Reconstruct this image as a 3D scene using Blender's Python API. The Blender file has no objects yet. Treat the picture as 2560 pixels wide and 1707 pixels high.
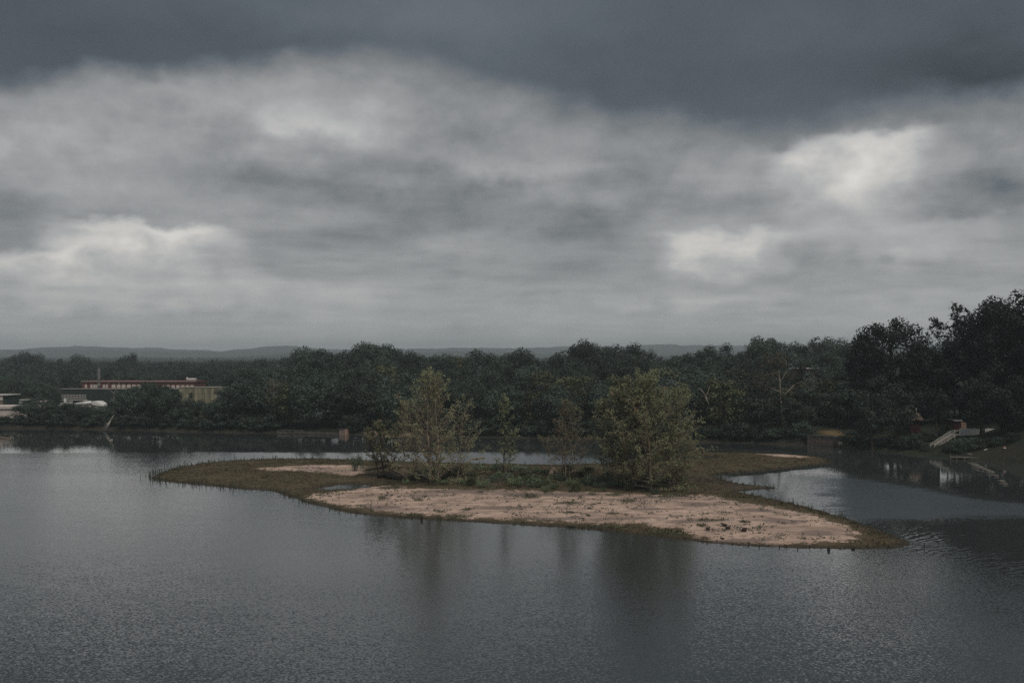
import bpy, math, random
import numpy as np
from math import radians, sin, cos, pi, atan, tan, atan2, exp, sqrt

random.seed(7)
RNG = np.random.default_rng(11)
SC = bpy.context.scene
COL = SC.collection

# ------------------------------------------------------------------ camera, light, exposure
F = 35.0 / 36.0 * 2560.0          # focal length in photo pixels
H = 22.0                          # eye height above the river
HZ = 895.0                        # photo row of the horizon

cam_d = bpy.data.cameras.new('camera')
cam = bpy.data.objects.new('camera', cam_d)
COL.objects.link(cam)
cam.location = (0, 0, H)
cam.rotation_euler = (radians(90), 0, 0)
cam_d.lens = 35.0
cam_d.sensor_width = 36.0
cam_d.shift_y = (HZ - 853.5) / 2560.0
cam_d.clip_start = 0.5
cam_d.clip_end = 30000
SC.camera = cam

SUN_EL, SUN_AZ = 56.0, 150.0      # degrees; azimuth clockwise from the viewing direction
sun_d = bpy.data.lights.new('sun', 'SUN')
sun_d.energy = 1.5
sun_d.angle = radians(22)
sun_d.color = (1.0, 0.92, 0.82)
sun = bpy.data.objects.new('sun', sun_d)
COL.objects.link(sun)
sun.location = (0, 0, 300)
sun.rotation_euler = (radians(90 - SUN_EL), 0, radians(180 - SUN_AZ))

SC.view_settings.view_transform = 'Standard'
SC.view_settings.look = 'None'
SC.view_settings.gamma = 1.0
SC.view_settings.use_curve_mapping = False
SC.view_settings.exposure = 0.0
SC.render.engine = 'CYCLES'
cy = SC.cycles
cy.max_bounces = 7
cy.diffuse_bounces = 3
cy.glossy_bounces = 3
cy.transmission_bounces = 3
cy.volume_bounces = 1
cy.transparent_max_bounces = 8
cy.caustics_reflective = False
cy.caustics_refractive = False
cy.use_denoising = False
cy.sample_clamp_indirect = 6.0
cy.denoising_prefilter = 'NONE'


# ------------------------------------------------------------------ node helper
class NG:
    def __init__(self, tree):
        self.t = tree
        self.n = tree.nodes
        self.l = tree.links

    def new(self, kind):
        return self.n.new(kind)

    def put(self, sock, v):
        if hasattr(v, 'is_output') or isinstance(v, bpy.types.NodeSocket):
            self.l.new(v, sock)
        elif v is not None:
            sock.default_value = v

    def m(self, op, a, b=None, c=None, clamp=False):
        n = self.new('ShaderNodeMath')
        n.operation = op
        n.use_clamp = clamp
        self.put(n.inputs[0], a)
        self.put(n.inputs[1], b)
        self.put(n.inputs[2], c)
        return n.outputs[0]

    def add(self, a, b): return self.m('ADD', a, b)
    def sub(self, a, b): return self.m('SUBTRACT', a, b)
    def mul(self, a, b): return self.m('MULTIPLY', a, b)
    def div(self, a, b): return self.m('DIVIDE', a, b)

    def step(self, x, lo, hi, a=0.0, b=1.0):
        n = self.new('ShaderNodeMapRange')
        n.interpolation_type = 'SMOOTHSTEP'
        self.put(n.inputs[0], x)
        self.put(n.inputs[1], lo)
        self.put(n.inputs[2], hi)
        self.put(n.inputs[3], a)
        self.put(n.inputs[4], b)
        return n.outputs[0]

    def lin(self, x, lo, hi, a=0.0, b=1.0):
        n = self.new('ShaderNodeMapRange')
        self.put(n.inputs[0], x)
        self.put(n.inputs[1], lo)
        self.put(n.inputs[2], hi)
        self.put(n.inputs[3], a)
        self.put(n.inputs[4], b)
        return n.outputs[0]

    def xyz(self, x, y, z):
        n = self.new('ShaderNodeCombineXYZ')
        self.put(n.inputs[0], x)
        self.put(n.inputs[1], y)
        self.put(n.inputs[2], z)
        return n.outputs[0]

    def sep(self, v):
        n = self.new('ShaderNodeSeparateXYZ')
        self.l.new(v, n.inputs[0])
        return n.outputs[0], n.outputs[1], n.outputs[2]

    def scale(self, v, s):
        n = self.new('ShaderNodeVectorMath')
        n.operation = 'MULTIPLY'
        self.l.new(v, n.inputs[0])
        n.inputs[1].default_value = s if hasattr(s, '__len__') else (s, s, s)
        return n.outputs[0]

    def noise(self, v, scale, detail=3.0, rough=0.5, color=False, dist=0.0):
        n = self.new('ShaderNodeTexNoise')
        if v is not None:
            self.l.new(v, n.inputs['Vector'])
        n.inputs['Scale'].default_value = scale
        n.inputs['Detail'].default_value = detail
        n.inputs['Roughness'].default_value = rough
        n.inputs['Distortion'].default_value = dist
        return n.outputs['Color' if color else 'Fac']

    def mix(self, fac, a, b):
        n = self.new('ShaderNodeMix')
        n.data_type = 'RGBA'
        self.put(n.inputs[0], fac)
        for s, v in ((n.inputs[6], a), (n.inputs[7], b)):
            if isinstance(v, tuple) and len(v) == 3:
                v = v + (1.0,)
            self.put(s, v)
        return n.outputs[2]

    def attr(self, name):
        n = self.new('ShaderNodeAttribute')
        n.attribute_name = name
        return n.outputs['Fac']

    def ramp(self, fac, stops, interp='LINEAR'):
        n = self.new('ShaderNodeValToRGB')
        r = n.color_ramp
        r.interpolation = interp
        while len(r.elements) < len(stops):
            r.elements.new(0.5)
        for e, (p, c) in zip(r.elements, stops):
            e.position = p
            e.color = (c, c, c, 1) if not hasattr(c, '__len__') else tuple(c) + (1,)
        self.put(n.inputs[0], fac)
        return n.outputs[0]


# ------------------------------------------------------------------ sky (world)
def build_world():
    w = bpy.data.worlds.new('World')
    SC.world = w
    w.use_nodes = True
    w.cycles.sampling_method = 'MANUAL'
    w.cycles.sample_map_resolution = 512
    g = NG(w.node_tree)
    g.n.clear()
    out = g.new('ShaderNodeOutputWorld')
    bg = g.new('ShaderNodeBackground')
    g.l.new(bg.outputs[0], out.inputs[0])
    bg.inputs['Strength'].default_value = 0.10
    tc = g.new('ShaderNodeTexCoord')
    d = tc.outputs['Generated']
    dx, dy, dz = g.sep(d)
    a = g.m('ARCTAN2', dx, dy)
    hyp = g.m('SQRT', g.add(g.mul(dx, dx), g.mul(dy, dy)))
    t = g.div(dz, g.m('MAXIMUM', hyp, 0.02))
    tp = g.m('MAXIMUM', dz, 0.0)
    k = g.add(tp, 0.07)
    q = g.xyz(g.div(dx, k), g.div(dy, k), 0.0)
    # billows of the cloud deck, seen in perspective
    n1 = g.noise(q, 0.55, 3.0, 0.5, dist=0.3)
    n2 = g.noise(g.scale(q, (1.0, 1.25, 1.0)), 1.35, 5.0, 0.5, dist=0.25)
    w1 = g.noise(g.scale(d, (1.0, 1.0, 1.7)), 8.0, 5.0, 0.5)
    w2 = g.noise(g.scale(d, (1.0, 1.0, 1.6)), 24.0, 4.0, 0.5)
    warp = g.add(g.mul(g.sub(w1, 0.5), 0.075), g.mul(g.sub(w2, 0.5), 0.036))
    wa = g.add(a, g.mul(g.sub(w1, 0.5), 0.16))
    wt = g.add(t, warp)
    # relief of the billows: lit towards the bright horizon, shaded towards the viewer
    def fb(v, s, det, sh):
        mp = g.new('ShaderNodeVectorMath')
        mp.operation = 'ADD'
        g.l.new(v, mp.inputs[0])
        mp.inputs[1].default_value = sh
        return g.noise(mp.outputs[0], s, det, 0.58, dist=0.35)
    e1 = g.sub(fb(q, 0.9, 5, (0, 0, 0)), fb(q, 0.9, 5, (0.05, 0.30, 0)))
    dv = g.scale(d, (1.0, 1.0, 1.25))
    e2 = g.sub(fb(dv, 7.0, 7, (0, 0, 0)), fb(dv, 7.0, 7, (0.0, 0.0, 0.045)))
    e3 = g.sub(fb(dv, 19.0, 6, (0, 0, 0)), fb(dv, 19.0, 6, (0.0, 0.0, 0.018)))
    hi = g.step(t, 0.03, 0.22, 0.25, 1.0)
    relief = g.add(g.mul(e1, 0.20), g.mul(hi, g.add(g.mul(e2, -0.25), g.mul(e3, -0.13))))
    # mid-grey deck
    base = g.add(0.285, g.add(g.mul(g.sub(n1, 0.5), 0.22), g.mul(g.sub(n2, 0.5), 0.16)))
    flat = g.step(t, 0.0, 0.11)
    base = g.add(g.mul(base, g.lin(flat, 0, 1, 0.35, 1.0)), g.mul(0.52, g.lin(flat, 0, 1, 0.65, 0.0)))
    lum = g.add(g.add(base, g.mul(relief, g.lin(flat, 0, 1, 0.35, 1.0))), g.add(g.mul(g.sub(w1, 0.5), g.lin(flat, 0, 1, 0.10, 0.20)), g.mul(g.sub(w2, 0.5), g.lin(flat, 0, 1, 0.05, 0.05))))

    brk = g.lin(w2, 0.3, 0.7, 0.7, 1.3)

    def blob(lum, px, py, rx, ry, amp):
        ac = atan((px - 1280) / F)
        tc_ = (HZ - py) / F * cos(ac)
        u = g.div(g.sub(wa, ac), rx / F)
        v = g.div(g.sub(wt, tc_), ry / F)
        r2 = g.add(g.mul(u, u), g.mul(v, v))
        e = g.m('POWER', 2.718, g.mul(r2, -1.0))
        return g.add(lum, g.mul(e, amp))

    def lip(lum, px, py, rx, drop, amp, soft=0.008, tilt=0.0):
        """a lit cloud edge: crisp above, fading downwards"""
        ac = atan((px - 1280) / F)
        tc_ = (HZ - py) / F * cos(ac)
        da = g.sub(wa, ac)
        u = g.div(da, rx / F)
        ex = g.m('POWER', 2.718, g.mul(g.mul(g.mul(u, u), g.mul(u, u)), -1.0))
        below = g.sub(g.add(tc_, g.mul(da, tilt)), wt)
        up = g.step(below, -soft, soft)
        dn = g.m('POWER', 2.718, g.mul(g.m('MAXIMUM', below, 0.0), -F / drop))
        return g.add(lum, g.mul(g.mul(g.mul(ex, brk), amp), g.mul(up, dn)))

    for b in ((1180, 470, 130, 80, -0.13), (380, 600, 330, 110, 0.05), (2150, 430, 240, 140, 0.05), (1820, 600, 320, 90, 0.05), (900, 520, 220, 50, -0.06), (1500, 560, 200, 40, -0.05), (2470, 480, 160, 60, -0.12), (60, 560, 230, 70, -0.10),
              (620, 430, 230, 90, -0.07), (1640, 480, 140, 55, -0.07), (2540, 560, 60, 60, -0.08),
              (1420, 590, 190, 45, -0.07), (860, 600, 190, 45, -0.06), (250, 800, 420, 34, -0.05), (2160, 690, 320, 28, -0.05),
              (470, 400, 300, 110, 0.03), (2290, 620, 200, 70, 0.08), (180, 310, 120, 55, 0.06),
              (1250, 560, 130, 25, 0.05), (1700, 740, 300, 22, 0.04), (700, 770, 260, 30, 0.05),
              (2170, 430, 90, 90, 0.10), (1900, 440, 160, 80, 0.05), (1290, 400, 160, 60, 0.04)):
        lum = blob(lum, *b)
    lum = lip(lum, 370, 553, 200, 90, 0.40, 0.007, 0.05)
    lum = lip(lum, 60, 628, 170, 60, 0.34, 0.008, 0.25)
    lum = lip(lum, 850, 262, 170, 50, 0.28, 0.02, 0.0)
    lum = lip(lum, 1810, 578, 150, 52, 0.38, 0.010, 0.0)
    lum = lip(lum, 760, 712, 260, 45, 0.06, 0.012, 0.0)
    lum = lip(lum, 2120, 352, 160, 100, 0.40, 0.010, 0.0)
    # layered cloud bases: faint crisp upper edges, fading downwards
    for L in ((180, 742, 330, 46, 0.075, 0.010, 0.03), (640, 700, 230, 44, 0.085, 0.010, -0.03), (980, 690, 200, 40, 0.07, 0.012, 0.04), (1480, 742, 280, 40, 0.075, 0.009, -0.02),
              (1900, 716, 240, 44, 0.07, 0.010, 0.03), (2380, 730, 240, 46, 0.085, 0.010, 0.05), (420, 815, 420, 34, 0.055, 0.007, 0.0), (1120, 806, 330, 32, 0.055, 0.007, 0.01),
              (1760, 800, 330, 32, 0.05, 0.007, -0.01), (2250, 792, 260, 34, 0.05, 0.007, 0.0), (520, 205, 260, 70, 0.10, 0.014, 0.10), (1390, 398, 210, 50, 0.10, 0.012, -0.08),
              (1010, 300, 170, 46, 0.06, 0.014, -0.05), (1640, 470, 200, 50, 0.07, 0.012, 0.05), (2390, 545, 170, 60, 0.12, 0.010, 0.04), (1180, 570, 190, 40, 0.07, 0.012, 0.05),
              (700, 470, 260, 60, 0.07, 0.014, 0.10), (150, 300, 170, 80, 0.08, 0.014, 0.15), (1000, 620, 260, 40, 0.06, 0.012, -0.03)):
        lum = lip(lum, *L)
    # great dark shelf of cloud across the top
    edge_pts = [(0, 228), (200, 216), (400, 192), (700, 166), (950, 172), (1150, 232), (1300, 282), (1500, 318),
                (1700, 346), (1950, 362), (2150, 338), (2300, 300), (2560, 262)]
    stops = [(0.0, (HZ - 240) / F / 0.5)]
    for px, py in edge_pts:
        ac = atan((px - 1280) / F)
        stops.append(((ac + 1.0) / 2.0, (HZ - py) / F * cos(ac) / 0.5))
    stops.append((1.0, (HZ - 300) / F / 0.5))
    edge = g.mul(g.ramp(g.lin(a, -1.0, 1.0), stops, 'CARDINAL'), 0.5)
    dd = g.sub(g.add(t, g.mul(warp, 0.75)), edge)
    soft = g.step(a, -0.25, 0.1, 0.010, 0.016)
    shelf = g.step(dd, g.mul(soft, -1.0), g.mul(soft, 2.2))
    shelf = g.mul(shelf, g.step(t, 0.50, 1.0, 1.0, 0.15))
    dark = g.add(g.add(0.096, g.mul(relief, 0.10)), g.add(g.mul(g.sub(n1, 0.5), 0.05), g.mul(g.sub(w1, 0.5), 0.05)))

    def dblob(x, px, py, rx, ry, amp):
        return blob(x, px, py, rx, ry, amp)
    dark = dblob(dark, 1080, 60, 420, 170, 0.048)
    dark = dblob(dark, 560, 90, 420, 120, -0.014)
    dark = dblob(dark, 2480, 200, 240, 110, -0.042)
    dark = dblob(dark, 1480, 170, 300, 90, -0.012)
    dark = dblob(dark, 1900, 300, 500, 40, 0.022)
    lumf = g.add(g.mul(lum, g.sub(1.0, shelf)), g.mul(dark, shelf))
    lumf = g.m('MAXIMUM', lumf, 0.03)
    # hue: slate blue in the dark, near neutral grey, faintly warm where bright
    hue = g.ramp(lumf, [(0.0, (0.82, 1.0, 1.18)), (0.12, (0.84, 1.0, 1.16)), (0.19, (0.93, 1.0, 1.06)), (0.28, (0.97, 1.0, 1.015)),
                        (0.45, (0.985, 1.0, 1.0)), (0.62, (1.03, 1.0, 0.95))])
    cloud = g.new('ShaderNodeVectorMath')
    cloud.operation = 'SCALE'
    g.l.new(hue, cloud.inputs[0])
    g.put(cloud.inputs['Scale'], g.mul(lumf, 10.0))
    sky = g.new('ShaderNodeTexSky')
    sky.sky_type = 'NISHITA'
    sky.sun_disc = False
    sky.sun_elevation = radians(SUN_EL)
    sky.sun_rotation = radians(SUN_AZ)
    g.l.new(g.mix(0.985, sky.outputs[0], cloud.outputs[0]), bg.inputs['Color'])


build_world()


# ------------------------------------------------------------------ geometry helpers
def u_of(px):
    return (px - 1280.0) / F


def P(px, py, Y):
    """the point at depth Y seen at photo position px, py"""
    return (u_of(px) * Y, Y, H - (py - HZ) / F * Y)


def depth_on(py, z=0.0):
    return F * (H - z) / (py - HZ)


def lerp_tab(tab, x):
    xs = [t[0] for t in tab]
    ys = [t[1] for t in tab]
    return np.interp(x, xs, ys)


class VN:
    """smooth value noise, vectorised"""
    def __init__(self, seed):
        self.g = np.random.default_rng(seed).random((256, 256))

    def __call__(self, x, y):
        x = np.asarray(x, float)
        y = np.asarray(y, float)
        xi = np.floor(x).astype(int)
        yi = np.floor(y).astype(int)
        fx = x - xi
        fy = y - yi
        fx = fx * fx * (3 - 2 * fx)
        fy = fy * fy * (3 - 2 * fy)
        G = self.g
        a = G[xi & 255, yi & 255]
        b = G[(xi + 1) & 255, yi & 255]
        c = G[xi & 255, (yi + 1) & 255]
        d = G[(xi + 1) & 255, (yi + 1) & 255]
        return (a * (1 - fx) + b * fx) * (1 - fy) + (c * (1 - fx) + d * fx) * fy - 0.5


vn = VN(3)
vn2 = VN(5)


def mesh_np(name, verts, faces, mat=None, attrs=None, smooth=False):
    """faces: an (n, k) array of equal-sided faces"""
    me = bpy.data.meshes.new(name)
    verts = np.asarray(verts, dtype=np.float32)
    faces = np.asarray(faces, dtype=np.int32)
    n, k = faces.shape
    me.vertices.add(len(verts))
    me.vertices.foreach_set('co', verts.ravel())
    me.loops.add(n * k)
    me.loops.foreach_set('vertex_index', faces.ravel())
    me.polygons.add(n)
    me.polygons.foreach_set('loop_start', np.arange(0, n * k, k, dtype=np.int32))
    if smooth:
        me.polygons.foreach_set('use_smooth', np.ones(n, dtype=bool))
    me.update(calc_edges=True)
    for an, av in (attrs or {}).items():
        at = me.attributes.new(an, 'FLOAT', 'POINT')
        at.data.foreach_set('value', np.asarray(av, dtype=np.float32))
    if mat:
        me.materials.append(mat)
    return me


class MB:
    """collects boxes, prisms and tubes into one mesh"""
    def __init__(self):
        self.v = []
        self.f = []

    def box(self, x0, x1, y0, y1, z0, z1):
        b = len(self.v)
        self.v += [(x0, y0, z0), (x1, y0, z0), (x1, y1, z0), (x0, y1, z0), (x0, y0, z1), (x1, y0, z1), (x1, y1, z1), (x0, y1, z1)]
        self.f += [(b, b + 3, b + 2, b + 1), (b + 4, b + 5, b + 6, b + 7), (b, b + 1, b + 5, b + 4), (b + 1, b + 2, b + 6, b + 5),
                   (b + 2, b + 3, b + 7, b + 6), (b + 3, b, b + 4, b + 7)]
        return self

    def prism(self, pts, y0, y1):
        """an outline in x, z extruded along y"""
        b = len(self.v)
        n = len(pts)
        self.v += [(x, y0, z) for x, z in pts] + [(x, y1, z) for x, z in pts]
        self.f.append(tuple(range(b, b + n)))
        self.f.append(tuple(range(b + 2 * n - 1, b + n - 1, -1)))
        for i in range(n):
            j = (i + 1) % n
            self.f.append((b + i, b + n + i, b + n + j, b + j))
        return self

    def tube(self, pts, radii, n=6):
        pts = [np.array(p, float) for p in pts]
        if not hasattr(radii, '__len__'):
            radii = [radii] * len(pts)
        rings = []
        for i, p in enumerate(pts):
            d = pts[min(i + 1, len(pts) - 1)] - pts[max(i - 1, 0)]
            L = np.linalg.norm(d)
            d = d / L if L > 1e-9 else np.array((0, 0, 1.0))
            ref = np.array((1.0, 0, 0)) if abs(d[0]) < 0.8 else np.array((0, 1.0, 0))
            a = np.cross(d, ref)
            a /= np.linalg.norm(a)
            c = np.cross(d, a)
            b = len(self.v)
            for k in range(n):
                t = 2 * pi * k / n
                self.v.append(tuple(p + radii[i] * (cos(t) * a + sin(t) * c)))
            rings.append(b)
        for r0, r1 in zip(rings, rings[1:]):
            for k in range(n):
                k2 = (k + 1) % n
                self.f.append((r0 + k, r0 + k2, r1 + k2, r1 + k))
        self.f.append(tuple(rings[0] + k for k in range(n))[::-1])
        self.f.append(tuple(rings[-1] + k for k in range(n)))
        return self

    def beam(self, p, q, w, h):
        """a squared bar from p to q"""
        p = np.array(p, float)
        q = np.array(q, float)
        d = (q - p) / np.linalg.norm(q - p)
        up = np.array((0, 0, 1.0)) if abs(d[2]) < 0.95 else np.array((0, 1.0, 0))
        s = np.cross(d, up)
        s /= np.linalg.norm(s)
        n = np.cross(s, d)
        b = len(self.v)
        for e in (p, q):
            for i, j in ((-1, -1), (1, -1), (1, 1), (-1, 1)):
                self.v.append(tuple(e + s * i * w / 2 + n * j * h / 2))
        self.f += [(b, b + 1, b + 2, b + 3), (b + 7, b + 6, b + 5, b + 4)]
        for k in range(4):
            k2 = (k + 1) % 4
            self.f.append((b + k, b + 4 + k, b + 4 + k2, b + k2))
        return self

    def mesh(self, name, mat=None, smooth=False):
        me = bpy.data.meshes.new(name)
        me.from_pydata([tuple(map(float, v)) for v in self.v], [], self.f)
        if smooth:
            me.polygons.foreach_set('use_smooth', np.ones(len(me.polygons), dtype=bool))
        me.update()
        if mat:
            me.materials.append(mat)
        return me


def link(name, me, parent=None, loc=None):
    o = bpy.data.objects.new(name, me)
    COL.objects.link(o)
    if parent:
        o.parent = parent
    if loc is not None:
        o.location = loc
    return o


def tag(o, label, cat, group=None):
    o['label'] = label
    o['category'] = cat
    if group:
        o['group'] = group
    return o


def thing(name, label, cat, loc=(0, 0, 0), rz=0.0, group=None):
    o = bpy.data.objects.new(name, None)
    o.empty_display_size = 0.5
    COL.objects.link(o)
    o.location = loc
    o.rotation_euler = (0, 0, rz)
    if label:
        tag(o, label, cat, group)
    return o


def kind(o, k):
    o['kind'] = k
    return o


def copy_tree(root):
    r = root.copy()
    COL.objects.link(r)
    for ch in root.children:
        c = ch.copy()
        COL.objects.link(c)
        c.parent = r
        for gch in ch.children:
            gg = gch.copy()
            COL.objects.link(gg)
            gg.parent = c
    return r


ORD = ['first', 'second', 'third', 'fourth', 'fifth', 'sixth', 'seventh', 'eighth', 'ninth', 'tenth', 'eleventh', 'twelfth',
       'thirteenth', 'fourteenth', 'fifteenth', 'sixteenth', 'seventeenth', 'eighteenth']


def uniquify(items):
    """items: (object, base label, px). Alike labels get told apart by their order from the left"""
    by = {}
    for o, lab, px in items:
        by.setdefault(lab, []).append((px, o))
    for lab, L in by.items():
        L.sort(key=lambda p: p[0])
        n = len(L)
        for i, (px, o) in enumerate(L):
            if n == 1:
                o['label'] = lab
            elif n == 2:
                o['label'] = lab + (', left one' if i == 0 else ', right one')
            elif i == n - 1:
                o['label'] = lab + ', rightmost'
            else:
                o['label'] = lab + ', ' + ORD[min(i, 17)] + ' from left'


# ------------------------------------------------------------------ materials
MATS = {}


def principled(name):
    m = bpy.data.materials.new(name)
    m.use_nodes = True
    g = NG(m.node_tree)
    b = next(n for n in g.n if n.type == 'BSDF_PRINCIPLED')
    return m, g, b


def plain(name, col, rough=0.8, var=0.15, scale=2.0, streak=(1, 1, 1), bump=0.0, spec=0.3):
    """a worn, mottled surface of one colour"""
    m, g, b = principled(name)
    tc = g.new('ShaderNodeTexCoord')
    v = g.scale(tc.outputs['Object'], streak)
    n = g.noise(v, scale, 5.0, 0.6)
    lo = tuple(c * (1 - var) for c in col)
    hi = tuple(min(1, c * (1 + var)) for c in col)
    g.l.new(g.mix(g.step(n, 0.3, 0.7), lo, hi), b.inputs['Base Color'])
    b.inputs['Roughness'].default_value = rough
    b.inputs['Specular IOR Level'].default_value = spec
    if bump:
        bp = g.new('ShaderNodeBump')
        bp.inputs['Strength'].default_value = bump
        bp.inputs['Distance'].default_value = 0.1
        g.l.new(n, bp.inputs['Height'])
        g.l.new(bp.outputs[0], b.inputs['Normal'])
    MATS[name] = m
    return m


def foliage(name, c0, c1, c2, trans=0.15):
    """leaves: c0 to c1 by leaf, pulled towards c2 by tree"""
    m = bpy.data.materials.new(name)
    m.use_nodes = True
    g = NG(m.node_tree)
    g.n.clear()
    out = g.new('ShaderNodeOutputMaterial')
    tint = g.attr('tint')
    oi = g.new('ShaderNodeObjectInfo')
    col = g.mix(tint, c0, c1)
    col = g.mix(g.mul(oi.outputs['Random'], 0.55), col, c2)
    hsv = g.new('ShaderNodeHueSaturation')
    g.l.new(col, hsv.inputs['Color'])
    rr = g.m('FRACT', g.mul(oi.outputs['Random'], 7.31))
    g.put(hsv.inputs['Value'], g.lin(rr, 0, 1, 0.55, 1.5))
    df = g.new('ShaderNodeBsdfPrincipled')
    df.inputs['Roughness'].default_value = 0.6
    df.inputs['Specular IOR Level'].default_value = 0.25
    tr = g.new('ShaderNodeBsdfTranslucent')
    g.l.new(hsv.outputs[0], df.inputs['Base Color'])
    g.l.new(hsv.outputs[0], tr.inputs['Color'])
    mx = g.new('ShaderNodeMixShader')
    mx.inputs[0].default_value = trans
    g.l.new(df.outputs[0], mx.inputs[1])
    g.l.new(tr.outputs[0], mx.inputs[2])
    g.l.new(mx.outputs[0], out.inputs[0])
    MATS[name] = m
    return m


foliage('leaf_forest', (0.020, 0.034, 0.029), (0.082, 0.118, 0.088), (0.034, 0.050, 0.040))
foliage('leaf_pale', (0.045, 0.066, 0.060), (0.115, 0.145, 0.125), (0.050, 0.075, 0.068))
foliage('leaf_olive', (0.060, 0.070, 0.036), (0.150, 0.160, 0.080), (0.08, 0.08, 0.05))
foliage('leaf_russet', (0.085, 0.074, 0.050), (0.190, 0.150, 0.090), (0.11, 0.098, 0.064))
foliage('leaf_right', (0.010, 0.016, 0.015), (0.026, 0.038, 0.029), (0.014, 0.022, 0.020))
foliage('leaf_syc', (0.118, 0.130, 0.074), (0.335, 0.355, 0.195), (0.168, 0.178, 0.104), 0.28)
foliage('leaf_brown', (0.130, 0.098, 0.066), (0.330, 0.230, 0.140), (0.165, 0.128, 0.082), 0.25)
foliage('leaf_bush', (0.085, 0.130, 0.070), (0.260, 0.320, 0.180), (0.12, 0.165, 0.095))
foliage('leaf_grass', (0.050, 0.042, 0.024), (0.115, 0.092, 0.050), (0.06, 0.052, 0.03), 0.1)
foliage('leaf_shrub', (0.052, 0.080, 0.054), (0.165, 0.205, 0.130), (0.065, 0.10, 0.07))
foliage('leaf_weed', (0.034, 0.052, 0.036), (0.085, 0.110, 0.070), (0.035, 0.055, 0.036), 0.1)
foliage('leaf_far', (0.030, 0.044, 0.040), (0.060, 0.080, 0.066), (0.036, 0.052, 0.046))
plain('bark_dark', (0.055, 0.045, 0.035), 0.9, 0.3, 3.0, (1, 1, 0.3))
plain('bark_pale', (0.33, 0.27, 0.22), 0.85, 0.45, 1.6, (1, 1, 0.45))
plain('bark_limb', (0.24, 0.195, 0.165), 0.85, 0.35, 1.6, (1, 1, 0.45))
plain('bark_white', (0.46, 0.42, 0.36), 0.85, 0.3, 2.0, (1, 1, 0.4))
plain('driftwood', (0.13, 0.095, 0.07), 0.9, 0.4, 3.0, (0.4, 1, 1))
plain('driftwood_tan', (0.27, 0.195, 0.145), 0.9, 0.35, 3.0, (0.4, 1, 1))
plain('driftwood_black', (0.03, 0.025, 0.022), 0.9, 0.3, 3.0)


# ------------------------------------------------------------------ leaves and trees
def leaf_quads(c, n, size, rng, aspect=0.75):
    """one quad per centre c, facing n (roughly), of width size"""
    N = len(c)
    n = n / np.maximum(np.linalg.norm(n, axis=1, keepdims=True), 1e-6)
    r = rng.normal(size=(N, 3))
    a = np.cross(n, r)
    a /= np.maximum(np.linalg.norm(a, axis=1, keepdims=True), 1e-6)
    b = np.cross(n, a)
    s = (size * rng.uniform(0.6, 1.4, N) if np.isscalar(size) else size)[:, None] * 0.5
    a = a * s
    b = b * s * aspect
    v = np.empty((N, 4, 3))
    v[:, 0] = c - a * 1.1
    v[:, 1] = c - b
    v[:, 2] = c + a * 1.1
    v[:, 3] = c + b
    f = np.arange(N * 4).reshape(N, 4)
    return v.reshape(-1, 3), f


def blob_points(blobs, per, rng, up=0.35, fill=0.3):
    """points over the surface of each foliage clump (centre, radius)"""
    C, Nn = [], []
    for (cx, cy, cz, r) in blobs:
        n = max(6, int(per * r * r))
        d = rng.normal(size=(n, 3))
        d /= np.linalg.norm(d, axis=1, keepdims=True)
        d[:, 2] = d[:, 2] * 0.85 + up * rng.random(n)
        rad = r * np.where(rng.random(n) < fill, rng.uniform(0.3, 0.85, n), rng.uniform(0.82, 1.08, n))
        C.append(np.array((cx, cy, cz)) + d * rad[:, None])
        Nn.append(d + rng.normal(size=(n, 3)) * 0.24)
    return np.concatenate(C), np.concatenate(Nn)


def crown_mesh(name, blobs, per, size, mat, rng, tint_noise=0.5):
    c, n = blob_points(blobs, per, rng)
    v, f = leaf_quads(c, n, size, rng)
    t = np.clip(0.45 + rng.normal(size=len(c)) * 0.22 + tint_noise * vn(c[:, 0] * 0.6 + 11, c[:, 2] * 0.6 + c[:, 1] * 0.4), 0, 1)
    return mesh_np(name, v, f, mat, {'tint': np.repeat(t, 4)})


def round_blobs(rng, w, h, z0, nb, rmin, rmax, shape='round'):
    """clumps filling a crown: w wide, from z0 to h"""
    out = []
    hh = (h - z0) / 2
    for i in range(nb):
        d = rng.normal(size=3)
        d /= np.linalg.norm(d)
        k = rng.uniform(0.35, 0.95) ** 0.6
        x, y, z = d * k
        zz = z0 + hh * (1 + z)
        fr = (zz - z0) / (h - z0)
        if shape == 'cone':
            wf = max(0.12, 1.0 - fr) * 1.1
        elif shape == 'tall':
            wf = 0.75
        elif shape == 'vase':
            wf = 0.55 + 0.6 * fr
        else:
            wf = 1.0
        r = rng.uniform(rmin, rmax) * (0.6 if shape == 'cone' and fr > 0.6 else 1.0)
        out.append((x * (w / 2 - r * 0.6) * wf, y * (w / 2 - r * 0.6) * wf, min(zz, h - r * 0.7), r))
    return out


def trunk_mesh(name, h, r, rng, mat, limbs=5, w=6.0):
    b = MB()
    pts = [(0, 0, -1.5)]
    x = y = 0.0
    for i in range(1, 6):
        x += rng.uniform(-0.2, 0.2)
        y += rng.uniform(-0.2, 0.2)
        pts.append((x, y, h * i / 5 * 0.8))
    b.tube(pts, [r * 1.25, r, r * 0.8, r * 0.62, r * 0.45, r * 0.2], 6)
    for k in range(limbs):
        i = rng.integers(2, 5)
        p = np.array(pts[i])
        az = rng.uniform(0, 2 * pi)
        L = w * rng.uniform(0.25, 0.42)
        q = p + np.array((cos(az) * L, sin(az) * L, L * rng.uniform(0.5, 1.0)))
        b.tube([p, (p + q) / 2 + (0, 0, 0.15), q], [r * 0.4, r * 0.28, r * 0.1], 5)
    return b.mesh(name, mat, True)


PROTO = {}


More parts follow.
